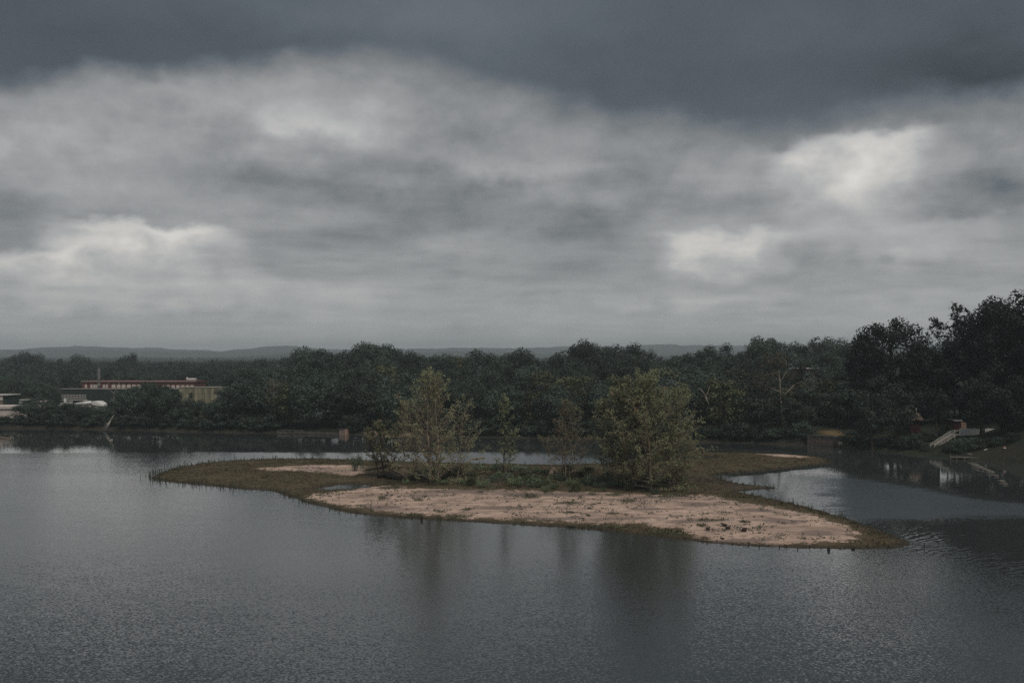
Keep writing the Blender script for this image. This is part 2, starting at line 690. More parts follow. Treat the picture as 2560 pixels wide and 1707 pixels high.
def make_proto(key, name, look, w, h, z0, nb, rmin, rmax, shape, mat, per, size, seed, bark='bark_dark'):
    """a tree at full size standing at the origin; its first placing moves the tree itself"""
    rng = np.random.default_rng(seed)
    root = thing(name, None, None)
    link('trunk', trunk_mesh('trunk', h, 0.028 * h * 0.75, rng, MATS[bark], w=w), root)
    me = crown_mesh('crown', round_blobs(rng, w, h, z0, nb, rmin, rmax, shape), per, size, MATS[mat], rng)
    link('crown', me, root)
    PROTO[key] = dict(root=root, used=False, w=w, h=h, look=look)


make_proto('round_a', 'broadleaf_tree', 'dark rounded tree', 10, 12, 1.6, 30, 1.3, 2.3, 'round', 'leaf_forest', 48, 0.42, 21)
make_proto('round_b', 'broadleaf_tree', 'dark spreading tree', 11, 11, 1.4, 32, 1.2, 2.2, 'vase', 'leaf_forest', 48, 0.42, 22)
make_proto('round_c', 'broadleaf_tree', 'bushy dark tree', 9, 12, 0.8, 30, 1.1, 2.1, 'round', 'leaf_forest', 50, 0.40, 23)
make_proto('tall_a', 'broadleaf_tree', 'tall dark tree', 7, 14, 1.5, 30, 1.0, 1.8, 'tall', 'leaf_forest', 50, 0.40, 24)
make_proto('cone_a', 'conical_tree', 'dark pointed conical tree', 7, 14, 1.0, 46, 0.7, 1.3, 'cone', 'leaf_forest', 44, 0.40, 25)
make_proto('pale_a', 'broadleaf_tree', 'pale feathery tree', 9, 12, 1.0, 44, 0.8, 1.5, 'round', 'leaf_pale', 34, 0.44, 26)
make_proto('olive_a', 'broadleaf_tree', 'olive green leafy tree', 8, 11, 0.8, 40, 0.8, 1.5, 'round', 'leaf_olive', 36, 0.44, 27)
make_proto('russet_a', 'broadleaf_tree', 'thin brownish tree', 7, 12, 1.5, 34, 0.7, 1.2, 'tall', 'leaf_russet', 30, 0.28, 28, 'bark_pale')
make_proto('shore', 'shore_bush', 'low dark bush', 7, 4.6, -0.4, 34, 0.7, 1.3, 'round', 'leaf_forest', 44, 0.40, 29)


def place_tree(key, x, y, z, h, w, rz, cat='tree', group=None):
    p = PROTO[key]
    o = p['root'] if not p['used'] else copy_tree(p['root'])
    p['used'] = True
    o.location = (x, y, z)
    o.rotation_euler = (0, 0, rz)
    o.scale = (w / p['w'], w / p['w'], h / p['h'])
    o['category'] = cat
    if group:
        o['group'] = group
    return o


# ------------------------------------------------------------------ the land: one sheet to the horizon
SHORE = [(-900, 1066), (0, 1070), (300, 1074), (500, 1080), (700, 1083), (870, 1086), (1000, 1089), (1200, 1093), (1400, 1097),
         (1600, 1101), (1760, 1105), (1950, 1110), (2020, 1112), (2115, 1118), (2200, 1128), (2300, 1138), (2400, 1148),
         (2480, 1153), (2560, 1163), (2700, 1190), (2900, 1240), (3300, 1340), (4000, 1500)]
_AZ = [-pi, -2.1, -pi / 2, -1.05]
_RR = [150, 300, 420, 500]
for _px, _py in SHORE:
    _a = atan(u_of(_px))
    _AZ.append(_a)
    _RR.append(depth_on(_py) / cos(_a))
_AZ += [1.22, pi / 2, 2.3, pi]
_RR += [112, 112, 125, 150]


def shore_r(a):
    return np.interp(a, _AZ, _RR)


S_COL = np.array([0, 2, 6, 12, 30, 60, 120, 200, 350, 600, 1000, 2000, 4800, 6000, 8000], float)
PROFILE = [
    (-900, [0, .8, 1.8, 2.4, 3.2, 4, 4.5, 5, 6, 9, 10, 12, 36, 50, 60]),
    (0, [0, .8, 1.6, 2.3, 3.0, 3.4, 4.0, 5, 5, 5, 4, 5, 36, 47, 60]),
    (300, [0, .8, 1.6, 2.3, 3.0, 3.4, 4.0, 5, 5, 5, 4, 5, 38, 53, 60]),
    (560, [0, .7, 1.5, 2.2, 3.2, 4.0, 5.0, 6, 6, 5, 4, 5, 38, 50, 60]),
    (690, [0, .7, 1.4, 2.2, 3.4, 5.0, 7.5, 9, 8, 6, 4, 5, 40, 55, 60]),
    (900, [0, .6, 1.2, 1.8, 3.2, 5.5, 10, 15, 12, 7, 4, 5, 42, 54, 60]),
    (1080, [0, .5, 1.0, 1.6, 3.0, 5.0, 8, 11, 10, 7, 4, 5, 44, 62, 64]),
    (1300, [0, .5, 1.0, 1.6, 3.0, 5.0, 8, 11, 10, 7, 4, 5, 44, 62, 64]),
    (1500, [0, .6, 1.2, 2.0, 3.6, 6.0, 10, 14, 12, 7, 4, 5, 46, 64, 66]),
    (1650, [0, .8, 1.6, 2.4, 4.0, 6.5, 9, 11, 10, 7, 4, 5, 46, 66, 66]),
    (1900, [0, .9, 2.0, 3.0, 5.0, 8.0, 12, 16, 14, 7, 4, 5, 46, 66, 66]),
    (2015, [0, 1.2, 2.6, 3.2, 5.2, 8.5, 13, 16, 14, 7, 4, 5, 46, 60, 60]),
    (2022, [0, 2.6, 2.9, 3.3, 5.2, 8.5, 13, 16, 14, 7, 4, 5, 46, 60, 60]),
    (2112, [0, 2.6, 2.9, 3.3, 5.2, 8.5, 13, 16, 14, 7, 4, 5, 46, 60, 60]),
    (2122, [0, 0.9, 1.9, 3.2, 6.0, 9, 12, 15, 14, 7, 4, 5, 46, 60, 60]),
    (2300, [0, 0.6, 1.3, 2.2, 4.2, 7.5, 11, 14, 14, 7, 4, 5, 46, 60, 60]),
    (2440, [0, 0.5, 1.2, 2.0, 4.0, 7.2, 11, 14, 14, 7, 4, 5, 46, 60, 60]),
    (2560, [0, 0.7, 2.0, 3.8, 6.8, 9, 12, 14, 14, 7, 4, 5, 46, 60, 60]),
    (5000, [0, 0.8, 2.2, 4.0, 7.0, 9, 12, 14, 14, 7, 4, 5, 46, 60, 60]),
]
_pa = np.array([atan(u_of(p[0])) for p in PROFILE])
_ph = np.array([p[1] for p in PROFILE], float)
_ph[:, 12] *= 1.05
_ph[:, 13] = 22 + (_ph[:, 13] - 22) * 6000 / 3600
_ph[:, 14] = _ph[:, 13]


def land_z(x, y):
    x = np.asarray(x, float)
    y = np.asarray(y, float)
    a = np.arctan2(x, y)
    r = np.hypot(x, y)
    s = r - shore_r(a) + 0.9 * vn(x * 0.16, y * 0.16) + 0.4 * vn2(x * 0.6, y * 0.6)
    ai = np.clip(np.interp(a, _pa, np.arange(len(_pa))), 0, len(_pa) - 1)
    i0 = np.minimum(np.floor(ai).astype(int), len(_pa) - 2)
    fa = ai - i0
    si = np.interp(s, S_COL, np.arange(len(S_COL)))
    j0 = np.minimum(np.floor(si).astype(int), len(S_COL) - 2)
    fs = si - j0
    z = (_ph[i0, j0] * (1 - fa) + _ph[i0 + 1, j0] * fa) * (1 - fs) + (_ph[i0, j0 + 1] * (1 - fa) + _ph[i0 + 1, j0 + 1] * fa) * fs
    z = np.where(s < 0, np.maximum(-3.0, s * 0.25), z)
    bump = np.clip(s / 15, 0, 1) * 0.5 * vn(x * 0.09, y * 0.09)
    far = np.clip((s - 2500) / 2500, 0, 1)
    bump = bump + far * (52 * vn(x * 0.0016 + 3.3, y * 0.0016) + 20 * vn2(x * 0.0045, y * 0.0045) + 8 * vn2(x * 0.013, y * 0.013) + 5 * vn(x * 0.04, y * 0.04))
    return z + bump


def land_s(x, y):
    return np.hypot(x, y) - shore_r(np.arctan2(x, y))


def build_land():
    front = np.concatenate([np.linspace(-pi, -0.75, 60)[:-1], np.linspace(-0.75, 0.75, 420), np.linspace(0.75, pi, 60)[1:]])
    sr = np.concatenate([[-140, -60, -25, -12, -6, -3], np.linspace(-1.5, 14, 24), np.geomspace(16, 8300, 120)])
    A, S = np.meshgrid(front, sr, indexing='ij')
    R = shore_r(A) + S
    R = np.maximum(R, 4.0)
    X = R * np.sin(A)
    Y = R * np.cos(A)
    Z = land_z(X, Y)
    na, ns = A.shape
    idx = np.arange(na * ns).reshape(na, ns)
    f = np.stack([idx[:-1, :-1], idx[:-1, 1:], idx[1:, 1:], idx[1:, :-1]], -1).reshape(-1, 4)
    px = 1280 + F * np.tan(np.clip(A, -1.4, 1.4))
    dry = np.clip(1 - np.abs(px - 2090) / 50, 0, 1) * np.clip(1 - np.abs(S - 7) / 7, 0, 1) * 2.2
    bare = np.clip((px - 2400) / 60, 0, 1) * np.clip(1 - (S - 9) / 6, 0, 1) * np.clip((2700 - px) / 100, 0, 1)
    sand = np.clip(1 - np.abs(px - 975) / 90, 0, 1) * np.clip(1 - (S - 4) / 2, 0, 1) * 1.6
    attrs = {'shore': (np.clip(1 - S / 3.0, 0, 1) * np.clip((2500 - px) / 500, 0.35, 1)).ravel(), 'dry': np.clip(dry, 0, 1).ravel(), 'bare': bare.ravel(),
             'spit': np.clip(sand, 0, 1).ravel()}
    m, g, b = principled('land')
    tc = g.new('ShaderNodeTexCoord')
    v = tc.outputs['Object']
    n = g.noise(v, 0.35, 5, 0.6)
    nf = g.noise(v, 0.05, 6, 0.65)
    col = g.mix(g.step(n, 0.3, 0.7), (0.016, 0.020, 0.014), (0.036, 0.040, 0.026))
    col = g.mix(g.mul(g.step(nf, 0.45, 0.65), 0.4), col, (0.035, 0.05, 0.042))
    col = g.mix(g.m('MULTIPLY', g.attr('bare'), g.step(n, 0.25, 0.6), clamp=True), col, (0.038, 0.034, 0.025))
    col = g.mix(g.m('MULTIPLY', g.attr('dry'), g.step(n, 0.2, 0.5), clamp=True), col, (0.18, 0.13, 0.066))
    sh = g.mul(g.step(g.add(g.attr('shore'), g.mul(g.sub(n, 0.5), 1.6)), 0.5, 0.85), 0.8)
    col = g.mix(sh, col, (0.046, 0.038, 0.031))
    col = g.mix(g.step(g.add(g.attr('spit'), g.mul(g.sub(n, 0.5), 0.5)), 0.4, 0.7), col, (0.25, 0.185, 0.14))
    g.l.new(col, b.inputs['Base Color'])
    b.inputs['Roughness'].default_value = 0.95
    b.inputs['Specular IOR Level'].default_value = 0.1
    me = mesh_np('ground', np.stack([X, Y, Z], -1).reshape(-1, 3), f[:, ::-1], m, attrs, True)
    kind(link('ground', me), 'structure')


build_land()


# ------------------------------------------------------------------ the island
def poly_world(pts, z=0.0):
    return np.array([(u_of(px) * depth_on(py, z), depth_on(py, z)) for px, py in pts])


def inside(poly, x, y):
    res = np.zeros(x.shape, bool)
    n = len(poly)
    j = n - 1
    for i in range(n):
        xi, yi = poly[i]
        xj, yj = poly[j]
        c = ((yi > y) != (yj > y)) & (x < (xj - xi) * (y - yi) / (yj - yi + 1e-12) + xi)
        res ^= c
        j = i
    return res


def sdist(poly, x, y):
    """distance to the outline, positive inside"""
    d = np.full(x.shape, 1e9)
    n = len(poly)
    for i in range(n):
        a = poly[i]
        b = poly[(i + 1) % n]
        ab = b - a
        t = np.clip(((x - a[0]) * ab[0] + (y - a[1]) * ab[1]) / (ab @ ab + 1e-12), 0, 1)
        d = np.minimum(d, np.hypot(x - a[0] - t * ab[0], y - a[1] - t * ab[1]))
    return np.where(inside(poly, x, y), d, -d)


ISLAND = [(375, 1193), (400, 1180), (450, 1167), (510, 1157), (600, 1150), (700, 1146), (800, 1146), (890, 1149), (1000, 1153),
          (1100, 1156), (1200, 1159), (1300, 1160), (1400, 1162), (1500, 1159), (1600, 1150), (1680, 1146), (1775, 1144.5),
          (1786, 1141.5), (1700, 1138.5), (1620, 1137), (1640, 1134), (1700, 1131.5), (1770, 1130), (1850, 1131), (1950, 1134), (2020, 1139),
          (2060, 1144), (2082, 1151), (2076, 1157), (2040, 1163), (1980, 1170), (1920, 1176), (1850, 1181), (1800, 1184.5),
          (1788, 1190), (1812, 1201), (1850, 1210), (1900, 1215), (1936, 1219), (1930, 1222), (1880, 1225), (1845, 1229),
          (1900, 1240), (1950, 1252), (2010, 1265), (2060, 1278), (2130, 1300), (2200, 1325), (2240, 1340), (2270, 1352),
          (2284, 1362), (2240, 1368), (2150, 1372), (2050, 1371), (1950, 1368), (1850, 1363), (1780, 1358), (1720, 1350),
          (1650, 1343), (1600, 1338), (1500, 1325), (1400, 1317), (1300, 1312), (1200, 1306), (1100, 1300), (1000, 1295),
          (900, 1285), (850, 1277), (800, 1265), (760, 1255), (720, 1240), (680, 1227), (600, 1222), (540, 1215), (480, 1210),
          (420, 1205), (385, 1200)]
POOL = [(790, 1222), (815, 1217), (840, 1212), (880, 1210), (915, 1211), (930, 1215), (900, 1219), (870, 1223), (830, 1224)]
ISL = poly_world(ISLAND)
PL = poly_world(POOL)
SAND = [
    [(770, 1240), (850, 1229), (905, 1219), (960, 1214), (1020, 1220), (1100, 1222), (1200, 1223), (1300, 1226), (1400, 1230),
     (1500, 1232), (1600, 1237), (1700, 1236), (1780, 1241), (1850, 1254), (1950, 1270), (2030, 1288), (2100, 1312), (2140, 1332),
     (2130, 1350), (2050, 1357), (1950, 1361), (1850, 1356), (1780, 1346), (1740, 1333), (1700, 1322), (1600, 1308), (1540, 1310),
     (1440, 1306), (1300, 1299), (1200, 1294), (1100, 1286), (1000, 1283), (930, 1276), (860, 1265), (800, 1253)],
    [(640, 1171), (700, 1166), (760, 1163), (870, 1162), (905, 1167), (905, 1182), (880, 1187), (830, 1183), (760, 1177), (690, 1176)],
    [(1900, 1134.5), (1960, 1135), (2010, 1139.5), (2018, 1143), (1950, 1142)],
]
PATCHES = [(975, 1218, 38, 6), (1325, 1241, 34, 8), (1420, 1257, 42, 4), (1165, 1270, 24, 3.5), (1100, 1273, 20, 3.5), (1140, 1283, 54, 4.5),
           (1045, 1247, 16, 5), (955, 1243, 14, 6), (1570, 1253, 28, 5), (1860, 1304, 20, 4), (1500, 1310, 90, 8), (1660, 1324, 80, 10),
           (1755, 1310, 20, 5), (1420, 1278, 30, 3), (1030, 1280, 40, 5), (900, 1256, 20, 3), (1535, 1238, 30, 4), (1690, 1237, 50, 6),
           (1530, 1282, 22, 4), (1780, 1298, 60, 3), (1480, 1236, 14, 4), (1850, 1237, 40, 6)]


def isl_sd(x, y):
    sd = sdist(ISL, x, y)
    pd = sdist(PL, x, y)
    sd = np.minimum(sd, -pd)
    return sd + 0.55 * vn(x * 0.45, y * 0.45) + 0.3 * vn2(x * 1.3, y * 1.3)


MOUND = np.array([P(1330, 1195, depth_on(1195, 1))[:2]])


def isl_z(x, y):
    x = np.asarray(x, float)
    y = np.asarray(y, float)
    sd = isl_sd(x, y)
    z = 0.75 * (1 - np.exp(-np.maximum(sd, 0) / 7.0)) + np.minimum(sd, 0) * 0.12
    mx, my = MOUND[0]
    z += 0.55 * np.exp(-((x - mx) / 30) ** 2 - ((y - my) / 11) ** 2) * np.clip(sd / 6, 0, 1)
    z += np.clip(sd / 3, 0, 1) * (0.10 * vn(x * 0.35, y * 0.35) + 0.05 * vn2(x * 1.4, y * 1.4))
    return z


def on_isl(px, py):
    """where the line of sight at px, py meets the island"""
    z = 0.6
    for _ in range(8):
        Y = depth_on(py, z)
        z = float(isl_z(np.array([u_of(px) * Y]), np.array([Y]))[0])
    return (u_of(px) * Y, Y, z)


SANDW = [np.array([on_isl(px, py)[:2] for px, py in p]) for p in SAND]


DAMP = [(1740, 1262, 60, 9), (1960, 1302, 80, 9), (1400, 1237, 220, 5), (1150, 1229, 130, 6), (1850, 1341, 130, 6), (1660, 1243, 100, 6), (1560, 1292, 120, 5), (1250, 1268, 90, 4),
        (950, 1262, 60, 4), (1750, 1300, 110, 5), (1380, 1290, 130, 3), (1060, 1240, 80, 5), (2040, 1330, 60, 6), (1620, 1272, 70, 3), (1880, 1275, 60, 5)]


def patch_mask(x, y, P_=None):
    m = np.zeros(x.shape)
    px = 1280 + x / y * F
    py = HZ + (H - 0.65) / y * F
    for cx, cy_, rx, ry in (P_ or PATCHES):
        d = np.sqrt(((px - cx) / rx) ** 2 + ((py - cy_) / ry) ** 2)
        m = np.maximum(m, np.clip(1.35 - d, 0, 1))
    return m


def veg_mask(x, y):
    s = np.full(x.shape, -1e9)
    for p in SANDW:
        s = np.maximum(s, sdist(p, x, y))
    return np.clip(0.5 - s / 5.0, 0, 1)


def build_island():
    xs = np.arange(-76, 78, 0.45)
    ys = np.arange(108, 250, 0.45)
    X, Y = np.meshgrid(xs, ys, indexing='ij')
    Z = isl_z(X, Y)
    keep = Z > -0.55
    nx, ny = X.shape
    idx = np.arange(nx * ny).reshape(nx, ny)
    ok = keep[:-1, :-1] | keep[1:, :-1] | keep[:-1, 1:] | keep[1:, 1:]
    f = np.stack([idx[:-1, :-1], idx[1:, :-1], idx[1:, 1:], idx[:-1, 1:]], -1)[ok]
    used = np.unique(f)
    remap = -np.ones(nx * ny, int)
    remap[used] = np.arange(len(used))
    x = X.ravel()[used]
    y = Y.ravel()[used]
    z = Z.ravel()[used]
    veg = veg_mask(x, y)
    pat = patch_mask(x, y)
    wet = np.clip(1 - isl_sd(x, y) / 3.4, 0, 1)
    lx, ly = P(1790, 1200, 165)[:2]
    mud = np.clip(1.2 - np.hypot((x - lx) / 26, (y - 175) / 15), 0, 1)
    mx, my = MOUND[0]
    core = np.clip(1.6 - np.hypot((x - mx) / 17, (y - my) / 8), 0, 1)
    m, g, b = principled('island_ground')
    tc = g.new('ShaderNodeTexCoord')
    v = tc.outputs['Object']
    vs = g.scale(v, (0.35, 1.0, 1.0))
    n1 = g.noise(v, 0.5, 6, 0.62)
    n2 = g.noise(v, 2.6, 5, 0.65)
    n3 = g.noise(vs, 0.32, 5, 0.6)
    n4 = g.noise(v, 7.0, 3, 0.6)
    sand = g.mix(g.step(n3, 0.35, 0.66), (0.42, 0.300, 0.238), (0.68, 0.505, 0.412))
    sand = g.mix(g.mul(g.step(n2, 0.48, 0.68), 0.6), sand, (0.31, 0.225, 0.185))
    sand = g.mix(g.mul(g.step(n1, 0.48, 0.64), 0.78), sand, (0.25, 0.19, 0.16))
    sand = g.mix(g.mul(g.step(n4, 0.57, 0.68), 0.7), sand, (0.17, 0.13, 0.10))
    n5 = g.noise(g.scale(v, (0.5, 1.0, 1.0)), 0.13, 6, 0.62)
    sand = g.mix(g.mul(g.step(n5, 0.50, 0.64), 0.6), sand, (0.27, 0.205, 0.175))
    streak = g.step(g.noise(g.scale(v, (0.22, 1.2, 1)), 0.75, 5, 0.6), 0.56, 0.66)
    sand = g.mix(g.mul(streak, 0.35), sand, (0.19, 0.145, 0.125))
    grn = g.mix(g.step(n1, 0.32, 0.68), (0.062, 0.049, 0.028), (0.118, 0.092, 0.055))
    grn = g.mix(g.mul(g.step(n2, 0.45, 0.7), 0.6), grn, (0.150, 0.115, 0.072))
    grn = g.mix(g.mul(g.step(n4, 0.55, 0.75), 0.5), grn, (0.04, 0.042, 0.022))
    grn = g.mix(g.mul(g.step(n3, 0.50, 0.62), 0.40), grn, (0.085, 0.088, 0.045))
    grn = g.mix(g.mul(g.attr('mud'), 0.75), grn, g.mix(g.step(n2, 0.35, 0.7), (0.045, 0.036, 0.028), (0.095, 0.074, 0.056)))
    grn = g.mix(g.mul(g.attr('core'), 0.8), grn, g.mix(g.step(n2, 0.4, 0.62), (0.035, 0.036, 0.022), (0.085, 0.068, 0.048)))
    dm = g.step(g.add(g.attr('damp'), g.add(g.mul(g.sub(n5, 0.5), 1.6), g.mul(g.sub(n2, 0.5), 1.2))), 0.3, 0.85)
    sand = g.mix(g.mul(dm, 0.75), sand, (0.20, 0.155, 0.135))
    vm = g.add(g.attr('veg'), g.add(g.mul(g.sub(n1, 0.5), 1.35), g.add(g.mul(g.sub(n2, 0.5), 1.0), g.mul(g.sub(n5, 0.5), 0.9))))
    col = g.mix(g.step(vm, 0.42, 0.62), sand, grn)
    pm = g.add(g.attr('patch'), g.mul(g.sub(n2, 0.5), 1.6))
    col = g.mix(g.mul(g.step(pm, 0.45, 0.8), 0.8), col, (0.070, 0.080, 0.045))
    wm = g.step(g.add(g.attr('wet'), g.mul(g.sub(n2, 0.5), 0.5)), 0.35, 0.9)
    col = g.mix(g.mul(wm, 0.82), col, (0.042, 0.031, 0.022))
    g.l.new(col, b.inputs['Base Color'])
    g.put(b.inputs['Roughness'], g.lin(wm, 0, 1, 0.95, 0.6))
    b.inputs['Specular IOR Level'].default_value = 0.2
    bp = g.new('ShaderNodeBump')
    bp.inputs['Strength'].default_value = 0.5
    bp.inputs['Distance'].default_value = 0.12
    g.l.new(g.add(n2, n4), bp.inputs['Height'])
    g.l.new(bp.outputs[0], b.inputs['Normal'])
    me = mesh_np('island', np.stack([x, y, z], -1), remap[f], m,
                 {'veg': veg, 'damp': patch_mask(x, y, DAMP), 'patch': pat, 'wet': wet, 'mud': mud, 'core': core}, True)
    kind(link('island', me), 'structure')


build_island()


# ------------------------------------------------------------------ the river
CALM = [
    # mirror-still water under the banks: (outline, softness in metres)
    ([(-500, 1060), (-500, 1134), (0, 1133), (250, 1131), (420, 1130), (700, 1128), (900, 1127), (1150, 1126), (1290, 1126),
      (1500, 1126), (1780, 1121), (1930, 1126), (2010, 1133), (2100, 1150), (2140, 1172), (2200, 1188), (2290, 1206),
      (2420, 1232), (2560, 1248), (2900, 1262), (3600, 1262), (3600, 1090), (1200, 1060)], 3.5),
    ([(2130, 1300), (2190, 1288), (2260, 1290), (2400, 1290), (2600, 1292), (3000, 1300), (3000, 1520), (2620, 1462), (2480, 1425),
      (2360, 1398), (2240, 1372), (2180, 1345)], 9.0),
    ([(830, 1270), (1000, 1290), (1300, 1308), (1600, 1335), (1790, 1352), (1780, 1385), (1700, 1402), (1550, 1412), (1430, 1402),
      (1330, 1380), (1200, 1362), (1000, 1345), (880, 1320)], 5.0),
    ([(1800, 1180), (1860, 1176), (1960, 1168), (2080, 1150), (2100, 1160), (2020, 1174), (1920, 1184), (1820, 1194)], 3.0),
]


def build_water():
    az = np.concatenate([np.linspace(-pi, -0.62, 40)[:-1], np.linspace(-0.62, 0.62, 360), np.linspace(0.62, pi, 40)[1:]])
    rr = np.concatenate([[0.0, 12, 25, 38], np.geomspace(48, 340, 330), [360, 400, 460, 520]])
    A, R = np.meshgrid(az, rr, indexing='ij')
    X = R * np.sin(A)
    Y = R * np.cos(A)
    calm = np.zeros(X.shape)
    amt = [1.0, 0.68, 0.42, 0.7]
    for (pts, soft), am in zip(CALM, amt):
        pw = poly_world(pts)
        calm = np.maximum(calm, am * np.clip(0.5 + sdist(pw, X, Y) / (2 * soft), 0, 1))
    ruff = np.zeros(X.shape)
    for pts in ([(560, 1129), (560, 1150), (900, 1165), (1300, 1180), (1800, 1160), (1990, 1130), (1900, 1124), (1500, 1127), (1290, 1127)],
                [(1760, 1180), (1850, 1262), (2150, 1300), (2300, 1296), (2640, 1296), (2640, 1262), (2420, 1240), (2280, 1212), (2100, 1182), (2060, 1170)]):
        ruff = np.maximum(ruff, np.clip(0.5 + sdist(poly_world(pts), X, Y) / 7.0, 0, 1))
    inlet = np.clip(0.5 + sdist(poly_world([(1700, 1176), (1800, 1270), (2120, 1310), (2150, 1240), (2100, 1176)]), X, Y) / 9.0, 0, 1)
    gustm = np.clip(0.5 + sdist(poly_world([(2060, 1196), (2140, 1296), (2300, 1290), (2660, 1292), (2660, 1262), (2420, 1246), (2280, 1220), (2140, 1192)]), X, Y) / 16.0, 0, 1)
    near = np.clip((114 - Y) / 24.0, 0, 1)
    rings = np.clip(0.5 + sdist(poly_world(CALM[1][0]), X, Y) / 8.0, 0, 1)
    n_, k_ = X.shape
    idx = np.arange(n_ * k_).reshape(n_, k_)
    f = np.stack([idx[:-1, :-1], idx[:-1, 1:], idx[1:, 1:], idx[1:, :-1]], -1).reshape(-1, 4)
    m, g, b = principled('river_water')
    tc = g.new('ShaderNodeTexCoord')
    v = tc.outputs['Object']
    c = g.attr('calm')
    cn = g.noise(g.scale(v, (0.25, 1.0, 1.0)), 0.16, 4, 0.6)
    cm = g.step(g.add(c, g.mul(g.sub(cn, 0.5), 0.55)), 0.30, 0.72)
    gust = g.noise(g.scale(v, (0.4, 1.0, 1)), 0.05, 3, 0.5)
    # slopes of small wind waves, taken straight as tilt of the surface
    w1 = g.noise(g.scale(v, (0.7, 1.0, 1)), 7.0, 2.0, 0.5, True)
    w2 = g.noise(g.scale(v, (0.7, 1.0, 1)), 19.0, 2.0, 0.5, True)
    w3 = g.noise(g.scale(v, (0.3, 1.0, 1)), 0.5, 2.0, 0.5, True)
    x1, y1, _ = g.sep(w1)
    x2, y2, _ = g.sep(w2)
    x3, y3, _ = g.sep(w3)

    def c0(s, k):
        return g.mul(g.sub(s, 0.5), k)
    sx = g.add(g.add(c0(x1, 0.21), c0(x2, 0.12)), c0(x3, 0.014))
    sy = g.add(g.add(c0(y1, 0.20), c0(y2, 0.11)), c0(y3, 0.018))
    amp = g.mul(g.lin(cm, 0.0, 1.0, 1.0, 0.20), g.lin(gust, 0.3, 0.7, 0.75, 1.15))
    amp = g.mul(amp, g.add(g.sub(1.0, g.mul(g.attr('ruff'), 0.6)), g.add(g.mul(g.attr('near'), 0.8), g.mul(g.attr('gust'), 2.2))))
    sx = g.mul(sx, amp)
    # the steep faces of the small breeze waves lean one way
    sy = g.sub(g.mul(sy, amp), g.mul(g.attr('ruff'), g.sub(g.lin(cm, 0, 1, 0.072, 0.0), g.mul(g.attr('inlet'), 0.038))))
    gm = g.step(g.add(g.attr('gust'), g.mul(g.sub(g.noise(g.scale(v, (0.3, 1.0, 1.0)), 0.22, 5, 0.65), 0.5), 1.3)), 0.25, 0.75)
    sy = g.sub(sy, g.mul(gm, 0.06))
    # long curved wavelets running off the island's tip
    ox, oy = P(2120, 1362, depth_on(1362))[:2]
    vx, vy, _ = g.sep(v)
    rx = g.sub(vx, ox + 2.0)
    ry = g.sub(vy, oy + 22.0)
    rad = g.m('SQRT', g.add(g.mul(rx, rx), g.mul(ry, ry)))
    wv = g.m('SINE', g.mul(g.add(rad, g.mul(g.noise(v, 0.22, 4, 0.6), 6.0)), 5.2))
    ringm = g.mul(g.mul(g.attr('rings'), g.step(g.noise(v, 0.12, 2, 0.5), 0.35, 0.6)), 0.05)
    rs = g.mul(wv, ringm)
    sx = g.add(sx, g.mul(rs, g.div(rx, g.m('MAXIMUM', rad, 0.1))))
    sy = g.add(sy, g.mul(rs, g.div(ry, g.m('MAXIMUM', rad, 0.1))))
    nv = g.new('ShaderNodeVectorMath')
    nv.operation = 'NORMALIZE'
    g.l.new(g.xyz(sx, sy, 1.0), nv.inputs[0])
    g.l.new(nv.outputs[0], b.inputs['Normal'])
    b.inputs['Base Color'].default_value = (0.040, 0.047, 0.047, 1)
    b.inputs['IOR'].default_value = 2.05
    g.put(b.inputs['Roughness'], g.lin(cm, 0, 1, 0.025, 0.02))
    me = mesh_np('river', np.stack([X, Y, X * 0], -1).reshape(-1, 3), f[:, ::-1], m, {'calm': calm.ravel(), 'rings': rings.ravel(), 'ruff': ruff.ravel(), 'near': near.ravel(), 'gust': gustm.ravel(), 'inlet': inlet.ravel()}, True)
    kind(link('river', me), 'structure')


build_water()

# ------------------------------------------------------------------ haze
hm = bpy.data.materials.new('haze')
hm.use_nodes = True
_g = NG(hm.node_tree)
_g.n.clear()
_o = _g.new('ShaderNodeOutputMaterial')
_v = _g.new('ShaderNodeVolumePrincipled')
_v.inputs['Color'].default_value = (0.84, 0.95, 1.0, 1)
_v.inputs['Density'].default_value = 0.00019
_v.inputs['Anisotropy'].default_value = 0.1
_g.l.new(_v.outputs[0], _o.inputs['Volume'])
kind(link('haze', MB().box(-9500, 9500, -9500, 9500, -4.5, 150).mesh('haze', hm)), 'stuff')

# ------------------------------------------------------------------ buildings and walls
plain('brick_red', (0.165, 0.062, 0.052), 0.9, 0.25, 1.2)
plain('brick_river', (0.135, 0.100, 0.085), 0.9, 0.45, 1.4, (1, 1, 2.0))
plain('stone_grey', (0.10, 0.095, 0.088), 0.9, 0.45, 1.2)
plain('stone_warm', (0.21, 0.165, 0.135), 0.9, 0.3, 1.6)
plain('board_pale', (0.66, 0.56, 0.51), 0.8, 0.10, 0.8)
plain('trim_pale', (0.52, 0.50, 0.47), 0.8, 0.15, 0.5)
plain('metal_green', (0.030, 0.046, 0.042), 0.7, 0.12, 0.4, (1, 1, 0.2))
plain('metal_yellow', (0.30, 0.275, 0.19), 0.75, 0.25, 0.9, (1, 1, 0.12))
plain('metal_yellow_dark', (0.19, 0.175, 0.125), 0.75, 0.3, 0.9, (1, 1, 0.12))
plain('white_paint', (0.74, 0.73, 0.70), 0.75, 0.08, 0.8)
plain('white_wall', (0.66, 0.58, 0.53), 0.85, 0.10, 0.7, (1, 1, 0.4))
plain('roof_grey', (0.36, 0.33, 0.30), 0.9, 0.2, 0.6)
plain('roof_dark', (0.045, 0.05, 0.05), 0.9, 0.2, 0.6)
plain('roof_brown', (0.17, 0.12, 0.10), 0.9, 0.3, 1.2)
